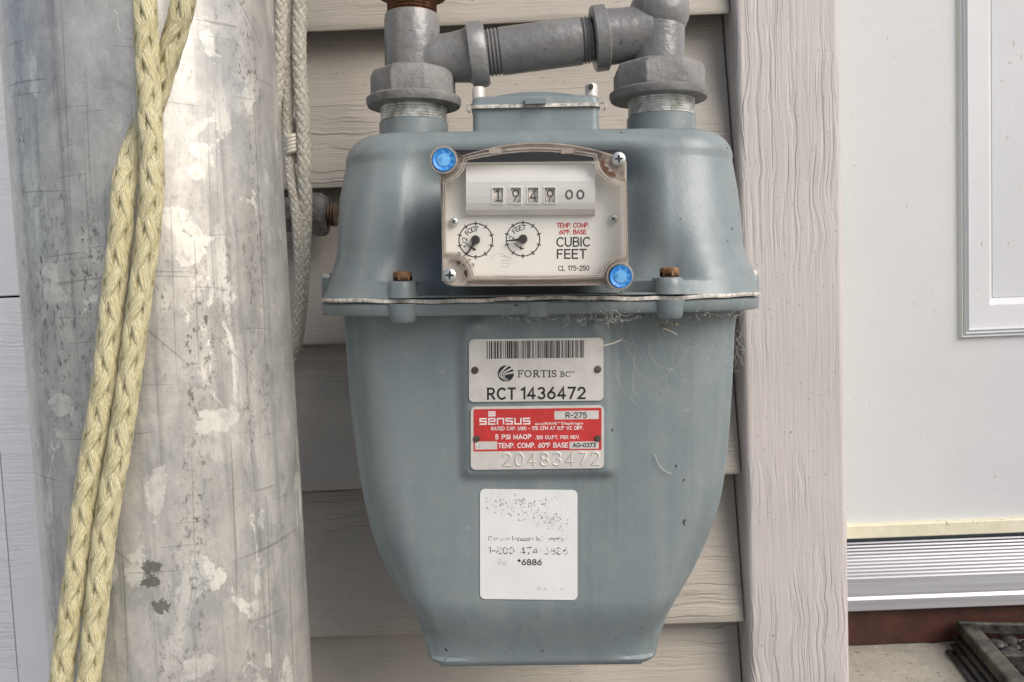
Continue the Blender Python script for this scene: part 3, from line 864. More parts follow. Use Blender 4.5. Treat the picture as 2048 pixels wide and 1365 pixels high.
for z in zl:
    hw, cx, hf, hb = sec_lo(z); hw, cx = smooth_hw(z); rings.append([disp_lower(p) for p in rr(hw, hf, hb, rlo(z), z, cx)])
hw, cx, hf, hb = sec_lo(zl[-1]); hw, cx = smooth_hw(zl[-1])
for i in range(1, 7):
    a = rad(90*i/6); ins = .0055*(1-math.cos(a)); rings.append(rr(hw-ins, hf-ins, hb-ins, .012-ins*.5, zl[-1]-.0055*math.sin(a), cx))
mb = MB(); mb.loft(rings[::-1])
lipl = [rr(FW-.0016, FH-.0014, FB-.001, .047, zfl, FCX), rr(FW-.0003, FH-.0002, FB, .048, zfl+.0014, FCX), rr(FW, FH, FB, .048, -.0022, FCX), rr(FW-.001, FH-.001, FB, .047, -.0011, FCX)]
mb.loft(lipl)
zlb = L(805, 646, -.09).z
for b in bc: mb.lathe([(RBOSS-.0016, zlb), (RBOSS-.0004, zlb+.0012), (RBOSS*1.03, -.006), (RBOSS*1.15, -.0014)], (b.x, b.y, 0), (0,0,1), 32)
mx = L(1075, 615, -.088).x
mb.lathe([(RBOSS*.82, L(1075,634,-.09).z), (RBOSS*.9, L(1075,630,-.09).z), (RBOSS*.95, -.0014)], (mx, -.0855, 0), (0,0,1), 28)
for s_, (x, z) in zip((1, -1), sideb): mb.lathe([(.0034, zfl-.001), (.0037, -.0014)], (x, -.022, 0), (0,0,1), 20)
# bottom lip plate
bx0, bx1 = L(882, 1330, -.05).x, L(1283, 1330, -.05).x
mb.box(bx0, bx1, -.052, .045, L(1082, 1331, -.052).z, zbot+.0005)
obj('lower_case', mb, M['case'], meter, smooth=40)
# --- gasket: a thin wavy pale edge between the halves
rng = random.Random(5); ring0 = rr(FW+.0007, FH+.0007, FB, .048, 0, FCX)
def gz(p): return .0005*math.sin(p.x*62+1.5)*(1 if p.y < -.05 else .4) + .0002*math.sin(p.x*260)
mb = MB(); mb.loft([[p*1.0 + Vector((0,0,gz(p)-.0009)) for p in ring0], [p + Vector((p.x*.003, -.0002, gz(p))) for p in ring0], [p + Vector((0,0,gz(p)+.0009)) for p in ring0]])
obj('gasket', mb, M['gasket'], meter)
# --- bolts
mbb = MB().lathe([(.0046, 0), (.0049, .0007), (.0049, .0040), (.0042, .0048), (.0005, .0050)], (0,0,0), (0,0,1), 6, phase=.3)
bo = None
for i, b in enumerate(bc):
    if bo is None: o = obj('bolt', mbb, m_rust('bolt_rust', (.10,.045,.02), (.40,.22,.11)), meter, bevel=.0008); bo = o; o['label'] = 'rusty hex bolt head on flange'
    else: o = bo.copy(); COL.objects.link(o)
    o.location = (b.x, b.y, zboss+.0001); o.rotation_euler = (0, 0, i*.45)
mbs = MB().lathe([(.0030, 0), (.0030, .0024), (.0026, .0029), (.0004, .0030)], (0,0,0), (0,0,1), 6)
bo = None
for x, z in sideb:
    if bo is None: o = obj('bolt', mbs, M['zinc'], meter, bevel=.0004); bo = o
    else: o = bo.copy(); COL.objects.link(o)
    o.location = (x, -.022, z)
# --- ports with zinc threads
ports = []
for x0, x1, yA, yB, yC in ((759, 896, 262, 232, 200), (1254, 1391, 250, 221, 190)):
    c = L((x0+x1)/2, yB, 0); r = (L(x1, yB, 0).x - L(x0, yB, 0).x)/2; c.z = L((x0+x1)/2, yB, -r).z
    mb = MB().lathe([(r*1.01, ztop-.012-c.z), (r, -.0008), (r-.0008, 0)], c, (0,0,1), 48)
    pt = obj('port', mb, M['case'], meter); ports.append((c, r))
    pr_ = []; h = .0002
    for k in range(9): pr_ += [(r*.965, h), (r*.945, h+.0007)]; h += .0015
    mb = MB().lathe(pr_, c, (0,0,1), 48); obj('thread', mb, M['zinc'], pt, smooth=20)
# --- top cover
tcx0, tcx1 = L(945, 235, -.045), L(1199, 230, -.045)
hwc = (tcx1.x-tcx0.x)/2; cxc = (tcx1.x+tcx0.x)/2
zc0, zc1, zc2 = ztop-.006, L(1070, 213, -.045).z, L(1070, 191, -.045).z
zcr = L(1065, 184, -.0425).z
def cring(hw, d0, d1, z, r=.004): 
    out = []
    for sx, sy, a0 in ((1,0,-90),(1,1,0),(-1,1,90),(-1,0,180)):
        for i in range(7):
            a = rad(a0+90*i/6); out.append(Vector((cxc+sx*(hw-r)+r*math.cos(a), (d1-r if sy else d0+r)+r*math.sin(a), z)))
    return out
cover = obj('top_cover', MB().loft([cring(hwc*1.015, -.0465, .03, zc0), cring(hwc, -.0455, .03, zc0+.006), cring(hwc, -.0450, .03, zc1-.0008)]), M['case'], meter, bevel=0)
lid = MB().loft([cring(hwc*1.012, -.0462, .03, zc1+.0008), cring(hwc*1.0, -.0455, .03, zc2-.0015), cring(hwc*.97, -.0435, .03, zc2)])
n = 24                                        # arched crown of the lid
ar = []
for yy in (-.0425, .028):
    ar.append([Vector((cxc-hwc*.8+hwc*1.6*i/n, yy, zc2-.001+(zcr-zc2+.001)*math.sin(PI*i/n)**.8)) for i in range(n+1)] + [Vector((cxc+hwc*.8, yy, zc2-.003)), Vector((cxc-hwc*.8, yy, zc2-.003))])
lid.loft(ar)
tx0, tx1, tz0, tz1 = L(1050,203,-.049).x, L(1092,203,-.049).x, L(1070,208,-.049).z, L(1070,197,-.049).z
lid.box(tx0, tx1, -.0495, -.044, tz0, tz1)
obj('lid', lid, M['case'], cover, bevel=0)
gr = cring(hwc*1.02, -.0470, .03, zc1)
mb = MB(); mb.loft([[p + Vector((0,0,.0004*math.sin(p.x*90)-.0009)) for p in gr], [p + Vector((0,0,.0004*math.sin(p.x*90)+.0009)) for p in gr]]); obj('cover_gasket', mb, M['gasket'], cover)
for px, py in ((957, 184), (1183, 178)):
    p = L(px, py, -.036); mb = MB().lathe([(.0034, -.006), (.0034, .0015), (.0028, .0024), (.0003, .0026)], p, (0,0,1), 16); obj('screw', mb, M['plate'], cover)
    if px > 1000: mb = MB().lathe([(.0015, 0), (.0015, .0012)], p+Vector((-.0008,-.0034,.0002)), (0,-1,0), 12); obj('seal_hole', mb, M['slot'], cover)
for px, py, sg in ((938, 214, -1), (1208, 210, 1)):
    p = L(px, py, -.040); mb = MB().tube([p+Vector((-sg*.003,0,.0012)), p+Vector((sg*.0006,-.001,.001)), p+Vector((sg*.0012,0,-.0016)), p+Vector((-sg*.0005,.001,-.003))], .0006, 6); obj('seal_wire', mb, M['gasket'], cover)

# --- register ---------------------------------------------------------
FP, DR, CF = -.1035, -.1065, -.1150          # face plate, counter cover front, cover front
reg = obj('register', MB().box(L(905,400,-.09).x, L(1225,400,-.09).x, -.088, -.048, L(1065,545,-.09).z, L(1065,330,-.09).z), M['black'], meter, bevel=.001)
def q(y): return lambda px, py: L(px, py, y)
def ray_poly(poly, c, a):
    d = (math.cos(a), math.sin(a)); best = 0
    n = len(poly)
    for i in range(n):
        x1, y1 = poly[i]; x2, y2 = poly[(i+1) % n]; ex, ey = x2-x1, y2-y1
        den = d[0]*ey - d[1]*ex
        if abs(den) < 1e-9: continue
        t = ((x1-c[0])*ey-(y1-c[1])*ex)/den; u = ((x1-c[0])*d[1]-(y1-c[1])*d[0])/den
        if t > 0 and -1e-6 <= u <= 1+1e-6: best = max(best, t)
    return best
def ray_circ(cx, cy, r, c, a, far):
    dx, dy = math.cos(a), math.sin(a); ox, oy = c[0]-cx, c[1]-cy
    b = ox*dx+oy*dy; k = b*b-(ox*ox+oy*oy-r*r)
    if k < 0: return None
    t = -b+math.sqrt(k)*(1 if far else -1); return t if t > 0 else None
CC = (1066, 440)
TLc, TRc, BLc, BRc = (887, 320), (1235, 320), (901, 552), (1240, 553)
outp = [(880,340),(895,326)] + [(925+(1225-925)*i/16, 318-(31*math.sin(PI*(.06+.90*i/16))**.9)+(-4*i/16)) for i in range(17)] + [(1240,305),(1250,313),(1253,326),(1257,548),(1238,572),(905,574),(891,570),(885,560)]
inp = [(893,330),(926,328)] + [(930+(1205-930)*i/14, 327-(20*math.sin(PI*(.05+.9*i/14))**.9)-(4*i/14)) for i in range(15)] + [(1240,326),(1244,340),(1247,548),(893,551)]
NA = 300; O, I = [], []
for k in range(NA):
    a = 2*PI*k/NA
    ro = ray_poly(outp, CC, a)
    for (cx, cy), r in ((TLc, 27), (BRc, 27)):
        t = ray_circ(cx, cy, r, CC, a, True)
        if t: ro = max(ro, t)
    ri = ray_poly(inp, CC, a)
    for (cx, cy), r in ((TLc, 46), (TRc, 48), (BLc, 48), (BRc, 40)):
        t = ray_circ(cx, cy, r, CC, a, False)
        if t: ri = min(ri, t)
    O.append((CC[0]+ro*math.cos(a), CC[1]+ro*math.sin(a))); I.append((CC[0]+ri*math.cos(a), CC[1]+ri*math.sin(a)))
def mixd(d, y, tmin):
    out = []
    for o, i in zip(O, I):
        ln = max(1, math.hypot(o[0]-i[0], o[1]-i[1])); t = max(tmin, 1-d/ln); out.append(L(o[0]+(i[0]-o[0])*t, o[1]+(i[1]-o[1])*t, y))
    return out
def mixp(t, y): return [L(o[0]+(i[0]-o[0])*t, o[1]+(i[1]-o[1])*t, y) for o, i in zip(O, I)]
mb = MB()
mb.loft([mixp(0,-.084), mixp(0,-.1118), mixd(999,-.1128,.05), mixd(999,-.1128,.14), mixd(16,-.1100,.20), mixd(11,-.1100,.30), mixd(10,-.1146,.40), mixd(9,-.1152,.46), mixd(6.5,-.1152,.58), mixd(6,-.1136,.62), mixd(4.5,-.1136,.70), mixd(4,-.1152,.74), mixd(1.5,-.1152,.88), mixp(1,-.1140), mixp(1,-.1042)], cap0=False, cap1=False)
mb.loft([mixp(0,-.0845), mixp(.95,-.0845), mixp(.95,-.1035)], cap0=False, cap1=False)
obj('cover_rim', mb, M['bezel'], reg, smooth=30)
mb = MB(); mb.loft([mixp(.02,-.0830), mixp(.02,-.0840), mixp(1.0,-.0840), mixp(1.0,-.0830)], cap0=False, cap1=False); obj('base_flange', mb, M['plate'], reg, smooth=30)
for tx_ in ((978,1003),(1122,1147)): mb = MB(); mb.prism([(tx_[0],297.5),(tx_[1],296.5),(tx_[1],306.5),(tx_[0],308)], q(-.11545), Vector((0,.001,0))); obj('rim_tab', mb, plain('tinted_plastic', (.34,.28,.24), .3), reg, smooth=0)
mb = MB(); mb.f.append(tuple(range(NA))); mb.v = mixp(1.0, -.1142); obj('window', mb, M['lens'], reg, smooth=0)
f = q(FP)
bk = q(-.0895); mb = MB(); mb.prism([(898,300),(1238,300),(1238,560),(898,560)], bk, Vector((0,.0008,0))); obj('inner_back', mb, M['black'], reg, smooth=0)
mb = MB(); mb.prism([(884,326),(1252,322),(1254,558),(884,562)], f, Vector((0,.0012,0))); obj('face_plate', mb, M['face'], reg, smooth=0)
# counter cover: half round hood
mb = MB(); hood = []
hp = [(329,0),(331,.0052),(340,.0062),(356,.0078),(364,.0082),(376,.0080),(392,.0076),(408,.0068),(420,.0055),(430,.0030),(432.5,.0002)]
for px in (932, 1190.5):
    tilt = -(px-932)*.006
    hood.append([L(px, py+tilt, FP-d) for py, d in hp])
# windows are real openings in the hood
wins = [(986,1006),(1021,1041.5),(1056,1076.5),(1089.5,1110.5)]; WY = (376.5, 406.5)
def hood_pt(px, py, off=0):
    py0 = py + (px-932)*.006
    for (a, da), (b, db) in zip(hp, hp[1:]):
        if a <= py0 <= b: return L(px, py, FP-(da+(db-da)*(py0-a)/(b-a))-off)
    return L(px, py, FP-off)
xs = sorted([932, 1190.5] + [x for w_ in wins for x in w_]); ys = [329,331,340,356,364,370,WY[0],384,392,400,WY[1],413,420,426,430,432.4]
def hd(x, y): return hood_pt(x, y-(x-932)*.006)
for i in range(len(xs)-1):
    iswin = any(a <= xs[i] and xs[i+1] <= b for a, b in wins)
    for j in range(len(ys)-1):
        if iswin and WY[0] <= ys[j] and ys[j+1] <= WY[1]: continue
        mb.add([hd(xs[i],ys[j]), hd(xs[i+1],ys[j]), hd(xs[i+1],ys[j+1]), hd(xs[i],ys[j+1])], [(0,1,2,3)])
for x in (932, 1190.5): mb.add([hd(x, y) for y in ys] + [L(x, 432-(x-932)*.006, FP), L(x, 329-(x-932)*.006, FP)], [tuple(range(len(ys)+2))])
import bmesh
obj('counter_hood', mb, M['drum'], reg, smooth=0)
for a, b in wins:
    mb = MB(); t = 2.6
    for x0, x1, y0, y1 in ((a-t,a,WY[0],WY[1]+t),(b,b+t,WY[0],WY[1]+t),(a,b,WY[1],WY[1]+t),(a-t,b+t,WY[0]-1.6,WY[0])):
        fr_ = [hd(x0,y0),hd(x1,y0),hd(x1,y1),hd(x0,y1)]; fr_ = [p+Vector((0,-.0004,0)) for p in fr_]
        mb.add(fr_+[p+Vector((0,.0030,0)) for p in fr_], [(0,1,2,3),(0,1,5,4),(1,2,6,5),(2,3,7,6),(3,0,4,7)])
    obj('digit_frame', mb, M['face'], reg, smooth=0)
    c = (a+b)/2; cc = L(c, 391.5-(c-932)*.006, FP-.0026); hwd = (L(b,390,FP).x-L(a,390,FP).x)/2-.0002
    mb = MB().lathe([(.0042, -hwd), (.0042, hwd)], cc, (1,0,0), 24); obj('digit_wheel', mb, M['wheel'], reg)
K = [0]
def ink(strokes, wpx, y, mat, parent, name='lettering', surf=None):
    mb = MB()
    for k, st in enumerate(strokes):
        vs, fs = strip(st, wpx)
        lift = .00006 + .000012*(k % 8)
        mb.add([(surf(v.x, v.y) if surf else L(v.x, v.y, y)) + Vector((0,-lift,0)) for v in vs], fs)
    o = obj(name, mb, mat, parent, smooth=0); return o
def line(s, x0, x1, y0, y1, wpx, y, mat, parent, gap=.22, slope=-.008, name='lettering', surf=None):
    st = [[(a, b+(a-x0)*slope) for a, b in p] for p in text_strokes(s, x0, x1, y0, y1, gap)]
    return ink(st, wpx, y, mat, parent, name, surf)
for ch, (x0, x1) in zip('1949', ((992,999),(1026,1037),(1061,1073),(1095,1106))):
    hw_ = text_strokes(ch, x0, x1, 381, 402.5)
    if ch == '1': hw_ = [[(991.5,384.5),(996.5,381),(996.5,402)],[(992.5,402),(1000.5,402)]]
    ink([[(a, b-(a-932)*.004) for a, b in p] for p in hw_], 2.4, FP-.0070, M['ink'], reg, 'digit')
for cx in (1138.5, 1161): ink([arc(cx, 389.5, 6.3, 8.3, 0, 360, 20)], 2.7, 0, M['ink'], reg, 'digit', surf=lambda a, b: hood_pt(a, b, .0002))
line('TEMP. COMP.', 1114, 1177, 447, 455.5, 1.9, FP, M['red_ink'], reg)
line('60°F. BASE', 1119, 1172, 460.5, 468.5, 1.9, FP, M['red_ink'], reg)
line('CUBIC', 1114, 1179, 476, 493, 2.9, FP, M['ink'], reg, .28)
line('FEET', 1115, 1172, 500, 517, 2.9, FP, M['ink'], reg, .28)
line('CL 175-250', 1117, 1178, 532.5, 541.5, 1.5, FP, M['ink'], reg, .26)
def dial(cx, cy, r, a0):
    ink([arc(cx, cy, r, r, 0, 360, 48)], 2.2, FP, M['ink'], reg, 'dial_ring')
    ink([[(cx+math.cos(a)*(r-3.2), cy+math.sin(a)*(r-3.2)), (cx+math.cos(a)*(r+3.2), cy+math.sin(a)*(r+3.2))] for a in [rad(a0+36*k) for k in range(10)]], 2.2, FP-.00012, M['ink'], reg, 'dial_mark')
dial(951.5, 481, 33.5, -90); dial(1046, 479, 33.5, -90)
def arctext(s, cx, cy, r, a0, a1, h, wpx, mat, y=FP, name='lettering', parent=None, kx=1.0):
    st = []; n = len(s)
    for i, ch in enumerate(s):
        if ch == ' ': continue
        a = rad(a0+(a1-a0)*i/(n-1)); ux, uy = math.cos(a), math.sin(a)      # outward (px, y down)
        sg = 1 if a1 > a0 else -1
        tx, ty = (-uy*sg, ux*sg)
        wd, gs = G[ch]
        for p in gs: st.append([(cx+ux*(r+sg*(b-.5)*h)+tx*(g_-wd/2)*h*kx, cy+uy*(r+sg*(b-.5)*h)+ty*(g_-wd/2)*h*kx) for g_, b in p])
    return ink(st, wpx, y, mat, parent or reg, name)
arctext('1/2 FOOT', 951.5, 481, 22.5, 150, 275, 9, 1.5, M['ink'])
arctext('2 FEET', 1046, 479, 23.5, 188, 275, 9, 1.5, M['ink'])
arctext('8-60', 903, 553, 46, -72, -28, 9, 1.5, M['ink'])
for cx, cy in ((951.5,481),(1046,479)):
    ink([arc(cx, cy, 18, 18, 150, 105, 8)], 1.8, FP, M['ink'], reg, 'dial_arrow')
    e = (cx+18*math.cos(rad(102)), cy+18*math.sin(rad(102)))
    mb = MB(); mb.add([L(e[0]+6, e[1]+1.5, FP-.0001), L(e[0]-2.5, e[1]-4, FP-.0001), L(e[0]-2, e[1]+3.5, FP-.0001)], [(0,1,2)]); obj('dial_arrow', mb, M['ink'], reg, smooth=0)
def needle(cx, cy, tx, ty):
    mb = MB(); dx, dy = tx-cx, ty-cy; l = math.hypot(dx, dy); nx_, ny_ = -dy/l, dx/l
    mb.prism([(cx+nx_*3.4, cy+ny_*3.4), (tx+nx_*1.0, ty+ny_*1.0), (tx-nx_*1.0, ty-ny_*1.0), (cx-nx_*3.4, cy-ny_*3.4)], q(FP-.0028), Vector((0,.0007,0)))
    mb.lathe([(.0021, 0), (.0021, .0030), (.0017, .0036), (.0002, .0037)], L(cx, cy, FP), (0,-1,0), 20)
    obj('needle', mb, M['black'], reg)
needle(951.5, 480.5, 933, 510.5); needle(1046, 479, 1013.5, 482)
def phillips(px, py, rpx, y, parent, rot=0, dome=.0012):
    r = rpx/F*abs(MY+y-CAMP.y); c = L(px, py, y)
    sc_ = obj('screw', MB().lathe([(r, -.002), (r, dome*.2), (r*.86, dome*.7), (r*.5, dome), (r*.02, dome*1.05)], c, (0,-1,0), 24), M['screw'], parent)
    mb = MB()
    for a in (rot, rot+PI/2):
        ux, uz = math.cos(a), math.sin(a)
        pts_ = [c + Vector((ux*s1*r*.62 - uz*s2*r*.16, -dome*1.07, uz*s1*r*.62 + ux*s2*r*.16)) for s1, s2 in ((-1,-.35),(0,-1.4),(1,-.35),(1,.35),(0,1.4),(-1,.35))]
        if a != rot: pts_ = [p + Vector((0,-.00002,0)) for p in pts_]
        mb.add(pts_, [tuple(range(6))])
    mb.v = [v for v in mb.v]
    o = obj('screw_slot', mb, M['slot'], parent, smooth=0); return o
phillips(907.5, 444, 9, FP-.0015, reg, .5); phillips(1226, 438.5, 9, FP-.0015, reg, .7)
# corner pillars with screws (top right, bottom left) and blue seal plugs (top left, bottom right)
def ring_px(c, r0_, r1_, yb_, yf_, mat, name):
    cx, cy = c; k = 1/F*abs(MY+yf_-CAMP.y); p = L(cx, cy, 0)
    p = L(cx, cy, yf_); h = yb_-yf_
    mb = MB().lathe([(r0_*k, -h), (r0_*k, -.0004), (r0_*k*.97, 0), (r1_*k*1.04, 0), (r1_*k, -.0004), (r1_*k, -h)], p, (0,-1,0), 48, cap0=False, cap1=False)
    return obj(name, mb, mat, reg, smooth=30)
for c, rot in ((TRc, 1.62), (BLc, 1.5)):
    sx = 2 if c is TRc else -1
    k = abs(MY-.1125-CAMP.y)/F
    c2 = (c[0]-3, c[1]+3) if c is TRc else (c[0]+3, c[1]-2)
    mb = MB(); mb.prism([(c2[0]+rr_*math.cos(a_), c2[1]+rr_*math.sin(a_)) for a_, rr_ in ((2*PI*i/48, min(31, ray_poly(outp, c2, 2*PI*i/48)-3.5)) for i in range(48))], q(-.1108), Vector((0,.0006,0)))
    # rusty washer seat, broken outline
    t_ = NT('rust_stain'); d_ = t_.noise(t_.coord(), 150, 4, .6, .4, .47, .51)
    t_.color(t_.mix(d_, (.48, .42, .36), (.13, .055, .025))); t_.set(rough=.5)
    M.setdefault('rusty_seat', t_.m)
    obj('screw_seat', mb, M['rusty_seat'], reg)
    phillips(c[0]+sx, c[1]-1, 14.5, -.1122, reg, rot, .002)
for c, letters in ((TLc, 0), (BRc, 1)):
    ring_px(c, 27.5, 23.2, -.086, -.1165, M['bezel'], 'plug_collar')
    k = abs(MY-.1168-CAMP.y)/F; p = L(c[0]+1, c[1]+1, -.1150)
    obj('seal_plug', MB().lathe([(23*k, -.004), (23*k, .0012), (21.6*k, .0020), (20.5*k, .0018), (13*k, .0012), (.1*k, .0012)], p, (0,-1,0), 40), M['blue'], reg)
    obj('seal_plug_centre', MB().lathe([(13.4*k, .0010), (12.6*k, .0017), (.1*k, .0019)], p, (0,-1,0), 32), M['blue_light'], reg)
    arctext('SUSNES', c[0]+1, c[1]+1, 17, 115, -95, 6.0, 1.1, M['blue_light'], -.1172, 'embossed_letter')
    ink([[(a_+c[0]-8, -b_+c[1]+2.5) for a_, b_ in [(g_*8, h_*8) for g_, h_ in pl_]] for pl_ in G['6'][1]], 1.1, -.1174, M['blue'], reg, 'embossed_letter')
# faint hand-shaped emboss on the face plate is left as a pale mark
ink([arc(998,526,20,18,200,330,12), [(1003,513),(1022,515),(1019,522),(1002,521)], [(1001,526),(1020,528),(1017,534),(999,533)]], .8, FP, plain('pale_mark', (.52,.51,.48), .5), reg, 'pale_mark')

# --- plates ------------------------------------------------------------
PF = -(LF+.0042) - .0002
def plate(x0, x1, y0, y1, r, yy, th_, mat, name, slope=-.012, parent=meter):
    pts_ = arc(x1-r, y0+r, r, r, -90, 0, 5) + arc(x1-r, y1-r, r, r, 0, 90, 5) + arc(x0+r, y1-r, r, r, 90, 180, 5) + arc(x0+r, y0+r, r, r, 180, 270, 5)
    mb = MB(); mb.prism([(a, b+(a-(x0+x1)/2)*slope) for a, b in pts_], q(yy), Vector((0, th_, 0)))
    return obj(name, mb, mat, parent, smooth=0)
P1 = PF-.0009
ap = plate(938, 1207, 677.5, 803, 10, P1, .0008, M['plate'], 'asset_plate')
rp_ = plate(941.5, 1208, 812.5, 938.5, 10, P1, .0008, M['plate'], 'rating_plate')
def rivet(px, py, r, parent):
    k = r/F*.43; mb = MB().lathe([(k*1.05, 0), (k, k*.3), (k*.7, k*.62), (k*.05, k*.75)], L(px, py, P1), (0,-1,0), 16); obj('rivet', mb, M['rivet'], parent)
for x, y in ((950,741),(1195.5,739)): rivet(x, y, 7, ap)
for x, y in ((953,878),(1195.5,877.5)): rivet(x, y, 6.6, rp_)
# barcode
rng = random.Random(11); mb = MB(); x = 973.5; k = 0
while x < 1168.5:
    wd = rng.choice((.9,.9,1.8,1.8,2.9)); sl = -.012*(x-1072)
    mb.add([L(a, b+sl, P1-.00008) for a, b in ((x,682),(min(x+wd,1170),682),(min(x+wd,1170),717),(x,717))], [(0,1,2,3)])
    x += wd + rng.choice((.9,.9,1.1,1.9,2.6))
obj('barcode', mb, M['ink'], ap, smooth=0)
# round mark with curved rays
mb = MB(); cx, cy, r = 1011.6, 747.5, 16.2
mb.add([L(cx+r*math.cos(2*PI*i/40), cy+r*math.sin(2*PI*i/40), P1-.00008) for i in range(40)], [tuple(range(40))])
obj('emblem', mb, M['ink'], ap, smooth=0)
for k, (b0, e1, e2) in enumerate((((998.6,751.5),(1016,731.5),(1012.5,763.2)),((1002.4,752),(1024,737),(1015,762.5)),((1007,752.6),(1028.5,745),(1017.8,761.5)))):
    b1 = (b0[0]+2.2+.3*k, b0[1]-1.0)
    bz = lambda p0, p1, p2, n=8: [((1-t)**2*p0[0]+2*t*(1-t)*p1[0]+t*t*p2[0], (1-t)**2*p0[1]+2*t*(1-t)*p1[1]+t*t*p2[1]) for t in [i/n for i in range(n+1)]]
    cv = bz(e1, (b0[0]-.5, b0[1]-4), b0, 8)[:-1] + bz(b0, (b0[0]+2, b0[1]+3), e2, 6)
    wds = [3.1*(1-i/(len(cv)-1))+.6 for i in range(len(cv))]
    mb = MB(); vs = []
    for i, (a, b) in enumerate(cv):
        a0, b0_ = cv[max(i-1,0)]; a1, b1_ = cv[min(i+1,len(cv)-1)]; tt = Vector((a1-a0, b1_-b0_)).normalized(); vs += [L(a-tt.y*wds[i]/2, b+tt.x*wds[i]/2, P1-.00016), L(a+tt.y*wds[i]/2, b-tt.x*wds[i]/2, P1-.00016)]
    mb.add(vs, [(2*i,2*i+1,2*i+3,2*i+2) for i in range(len(cv)-1)])
    obj('emblem_ray', mb, M['plate'], ap, smooth=0)
# serif wordmark, drawn stroke by stroke
def serif(word, x0, x1, y0, y1, parent):
    h = y1-y0; thick, thin = h*.155, h*.07
    adv = {'F':.72,'O':.96,'R':.86,'T':.80,'I':.40,'S':.62,'B':.74,'C':.86}
    tot = sum(adv[c] for c in word)+.06*(len(word)-1); k = (x1-x0)/tot; x = x0
    T, N = [], []
    X = lambda u: x+u*k
    Y = lambda v: y1-v*h
    for c in word:
        a = adv[c]
        if c in 'FRIBT':
            sx = .2 if c != 'T' else .4
            T.append([(X(sx),Y(.04)),(X(sx),Y(.96))]); N.append([(X(sx-.14),Y(.03)),(X(sx+.14),Y(.03))])
            if c in 'FRIB': N.append([(X(sx-.14),Y(.97)),(X(sx+.1),Y(.97))])
        if c == 'F': N += [[(X(.2),Y(.97)),(X(.68),Y(.97)),(X(.69),Y(.75))],[(X(.2),Y(.52)),(X(.52),Y(.52))],[(X(.53),Y(.64)),(X(.53),Y(.40))]]
        if c == 'T': N += [[(X(.04),Y(.75)),(X(.05),Y(.97)),(X(.75),Y(.97)),(X(.76),Y(.75))]]
        if c == 'R': N += [[(X(.2),Y(.97)),(X(.42),Y(.97))],[(X(.2),Y(.5)),(X(.42),Y(.5))]]; T += [[(X(.42+.2*math.cos(rad(t_))), Y(.735+.235*math.sin(rad(t_)))) for t_ in range(80,-81,-20)], [(X(.42),Y(.5)),(X(.72),Y(.04)),(X(.84),Y(.03))]]
        if c == 'B': N += [[(X(.2),Y(.97)),(X(.4),Y(.97))],[(X(.2),Y(.52)),(X(.42),Y(.52))],[(X(.2),Y(.03)),(X(.42),Y(.03))]]; T += [[(X(.40+.18*math.cos(rad(t_))), Y(.745+.225*math.sin(rad(t_)))) for t_ in range(80,-81,-20)],[(X(.42+.24*math.cos(rad(t_))), Y(.275+.245*math.sin(rad(t_)))) for t_ in range(80,-81,-20)]]
        if c == 'O':
            for s_ in (1,-1): T.append([(X(.48+s_*.36*math.cos(rad(t_))), Y(.5+.46*math.sin(rad(t_)))) for t_ in range(-62,63,12)]); N.append([(X(.48+.36*math.cos(rad(t_))), Y(.5+s_*.48*math.sin(rad(t_)))) for t_ in range(55,126,10)])
        if c == 'C': T.append([(X(.46+.36*math.cos(rad(t_))), Y(.5+.46*math.sin(rad(t_)))) for t_ in range(118,243,12)]); N += [[(X(.46+.36*math.cos(rad(t_))), Y(.5+.48*math.sin(rad(t_)))) for t_ in range(125,34,-10)],[(X(.46+.36*math.cos(rad(t_))), Y(.5+.48*math.sin(rad(t_)))) for t_ in range(235,326,10)],[(X(.78),Y(.97)),(X(.78),Y(.70))]]
        if c == 'S': T.append([(X(a_*.9), Y(b_)) for a_, b_ in (arc(.31,.74,.22,.23,120,250,8)+arc(.31,.26,.24,.23,70,-60,8))]); N += [[(X(a_*.9), Y(b_)) for a_, b_ in arc(.31,.74,.22,.23,120,30,6)],[(X(a_*.9), Y(b_)) for a_, b_ in arc(.31,.26,.24,.23,-60,-150,6)],[(X(.47),Y(.97)),(X(.47),Y(.72))],[(X(.06),Y(.03)),(X(.06),Y(.28))]]
        x += (a+.06)*k
    ink(T, thick, P1, M['ink'], parent); ink(N, thin*1.25, P1-.0001, M['ink'], parent)
serif('FORTIS', 1034.5, 1114, 741, 754.5, ap); serif('BC', 1119.5, 1142, 743.5, 754, ap)
line('TM', 1143.5, 1148.5, 743, 745.5, .7, P1, M['ink'], ap, .3)
line('RCT', 976, 1030, 777.5, 798.5, 4.0, P1, M['ink'], ap, .36, -.006)
line('1436472', 1043, 1169.5, 776.3, 797.6, 4.0, P1, M['ink'], ap, .32, -.006)
# rating plate: red field, boxes, lettering
plate(947, 1203, 817.5, 902, 2.5, P1-.00006, .00003, M['red'], 'red_field', parent=rp_)
P2 = P1-.00010
for x0, x1, y0, y1 in ((1109,1197.5,822,839),(950,994.5,883.5,899.5),(1139,1197.5,883.5,898)): plate(x0, x1, y0, y1, 1, P2, .00003, M['plate'], 'value_box', parent=rp_)
P3 = P2-.00004
line('R-275', 1132, 1173, 826, 836, 1.7, P3, M['ink'], rp_)
line('AG-0373', 1146, 1191, 886.8, 894.6, 1.4, P3, M['ink'], rp_, .24)
line('16-W', 952, 984, 889, 898, 1.5, P3, M['white_ink'], rp_, .26)
line('RATED CAP. (AIR) - 175 CFH AT 0.5" WC DIFF.', 983, 1166, 854.5, 860.8, 1.25, P2, M['white_ink'], rp_, .24)
line('5 PSI MAOP', 991, 1062, 870.3, 878.5, 1.8, P2, M['white_ink'], rp_, .28)
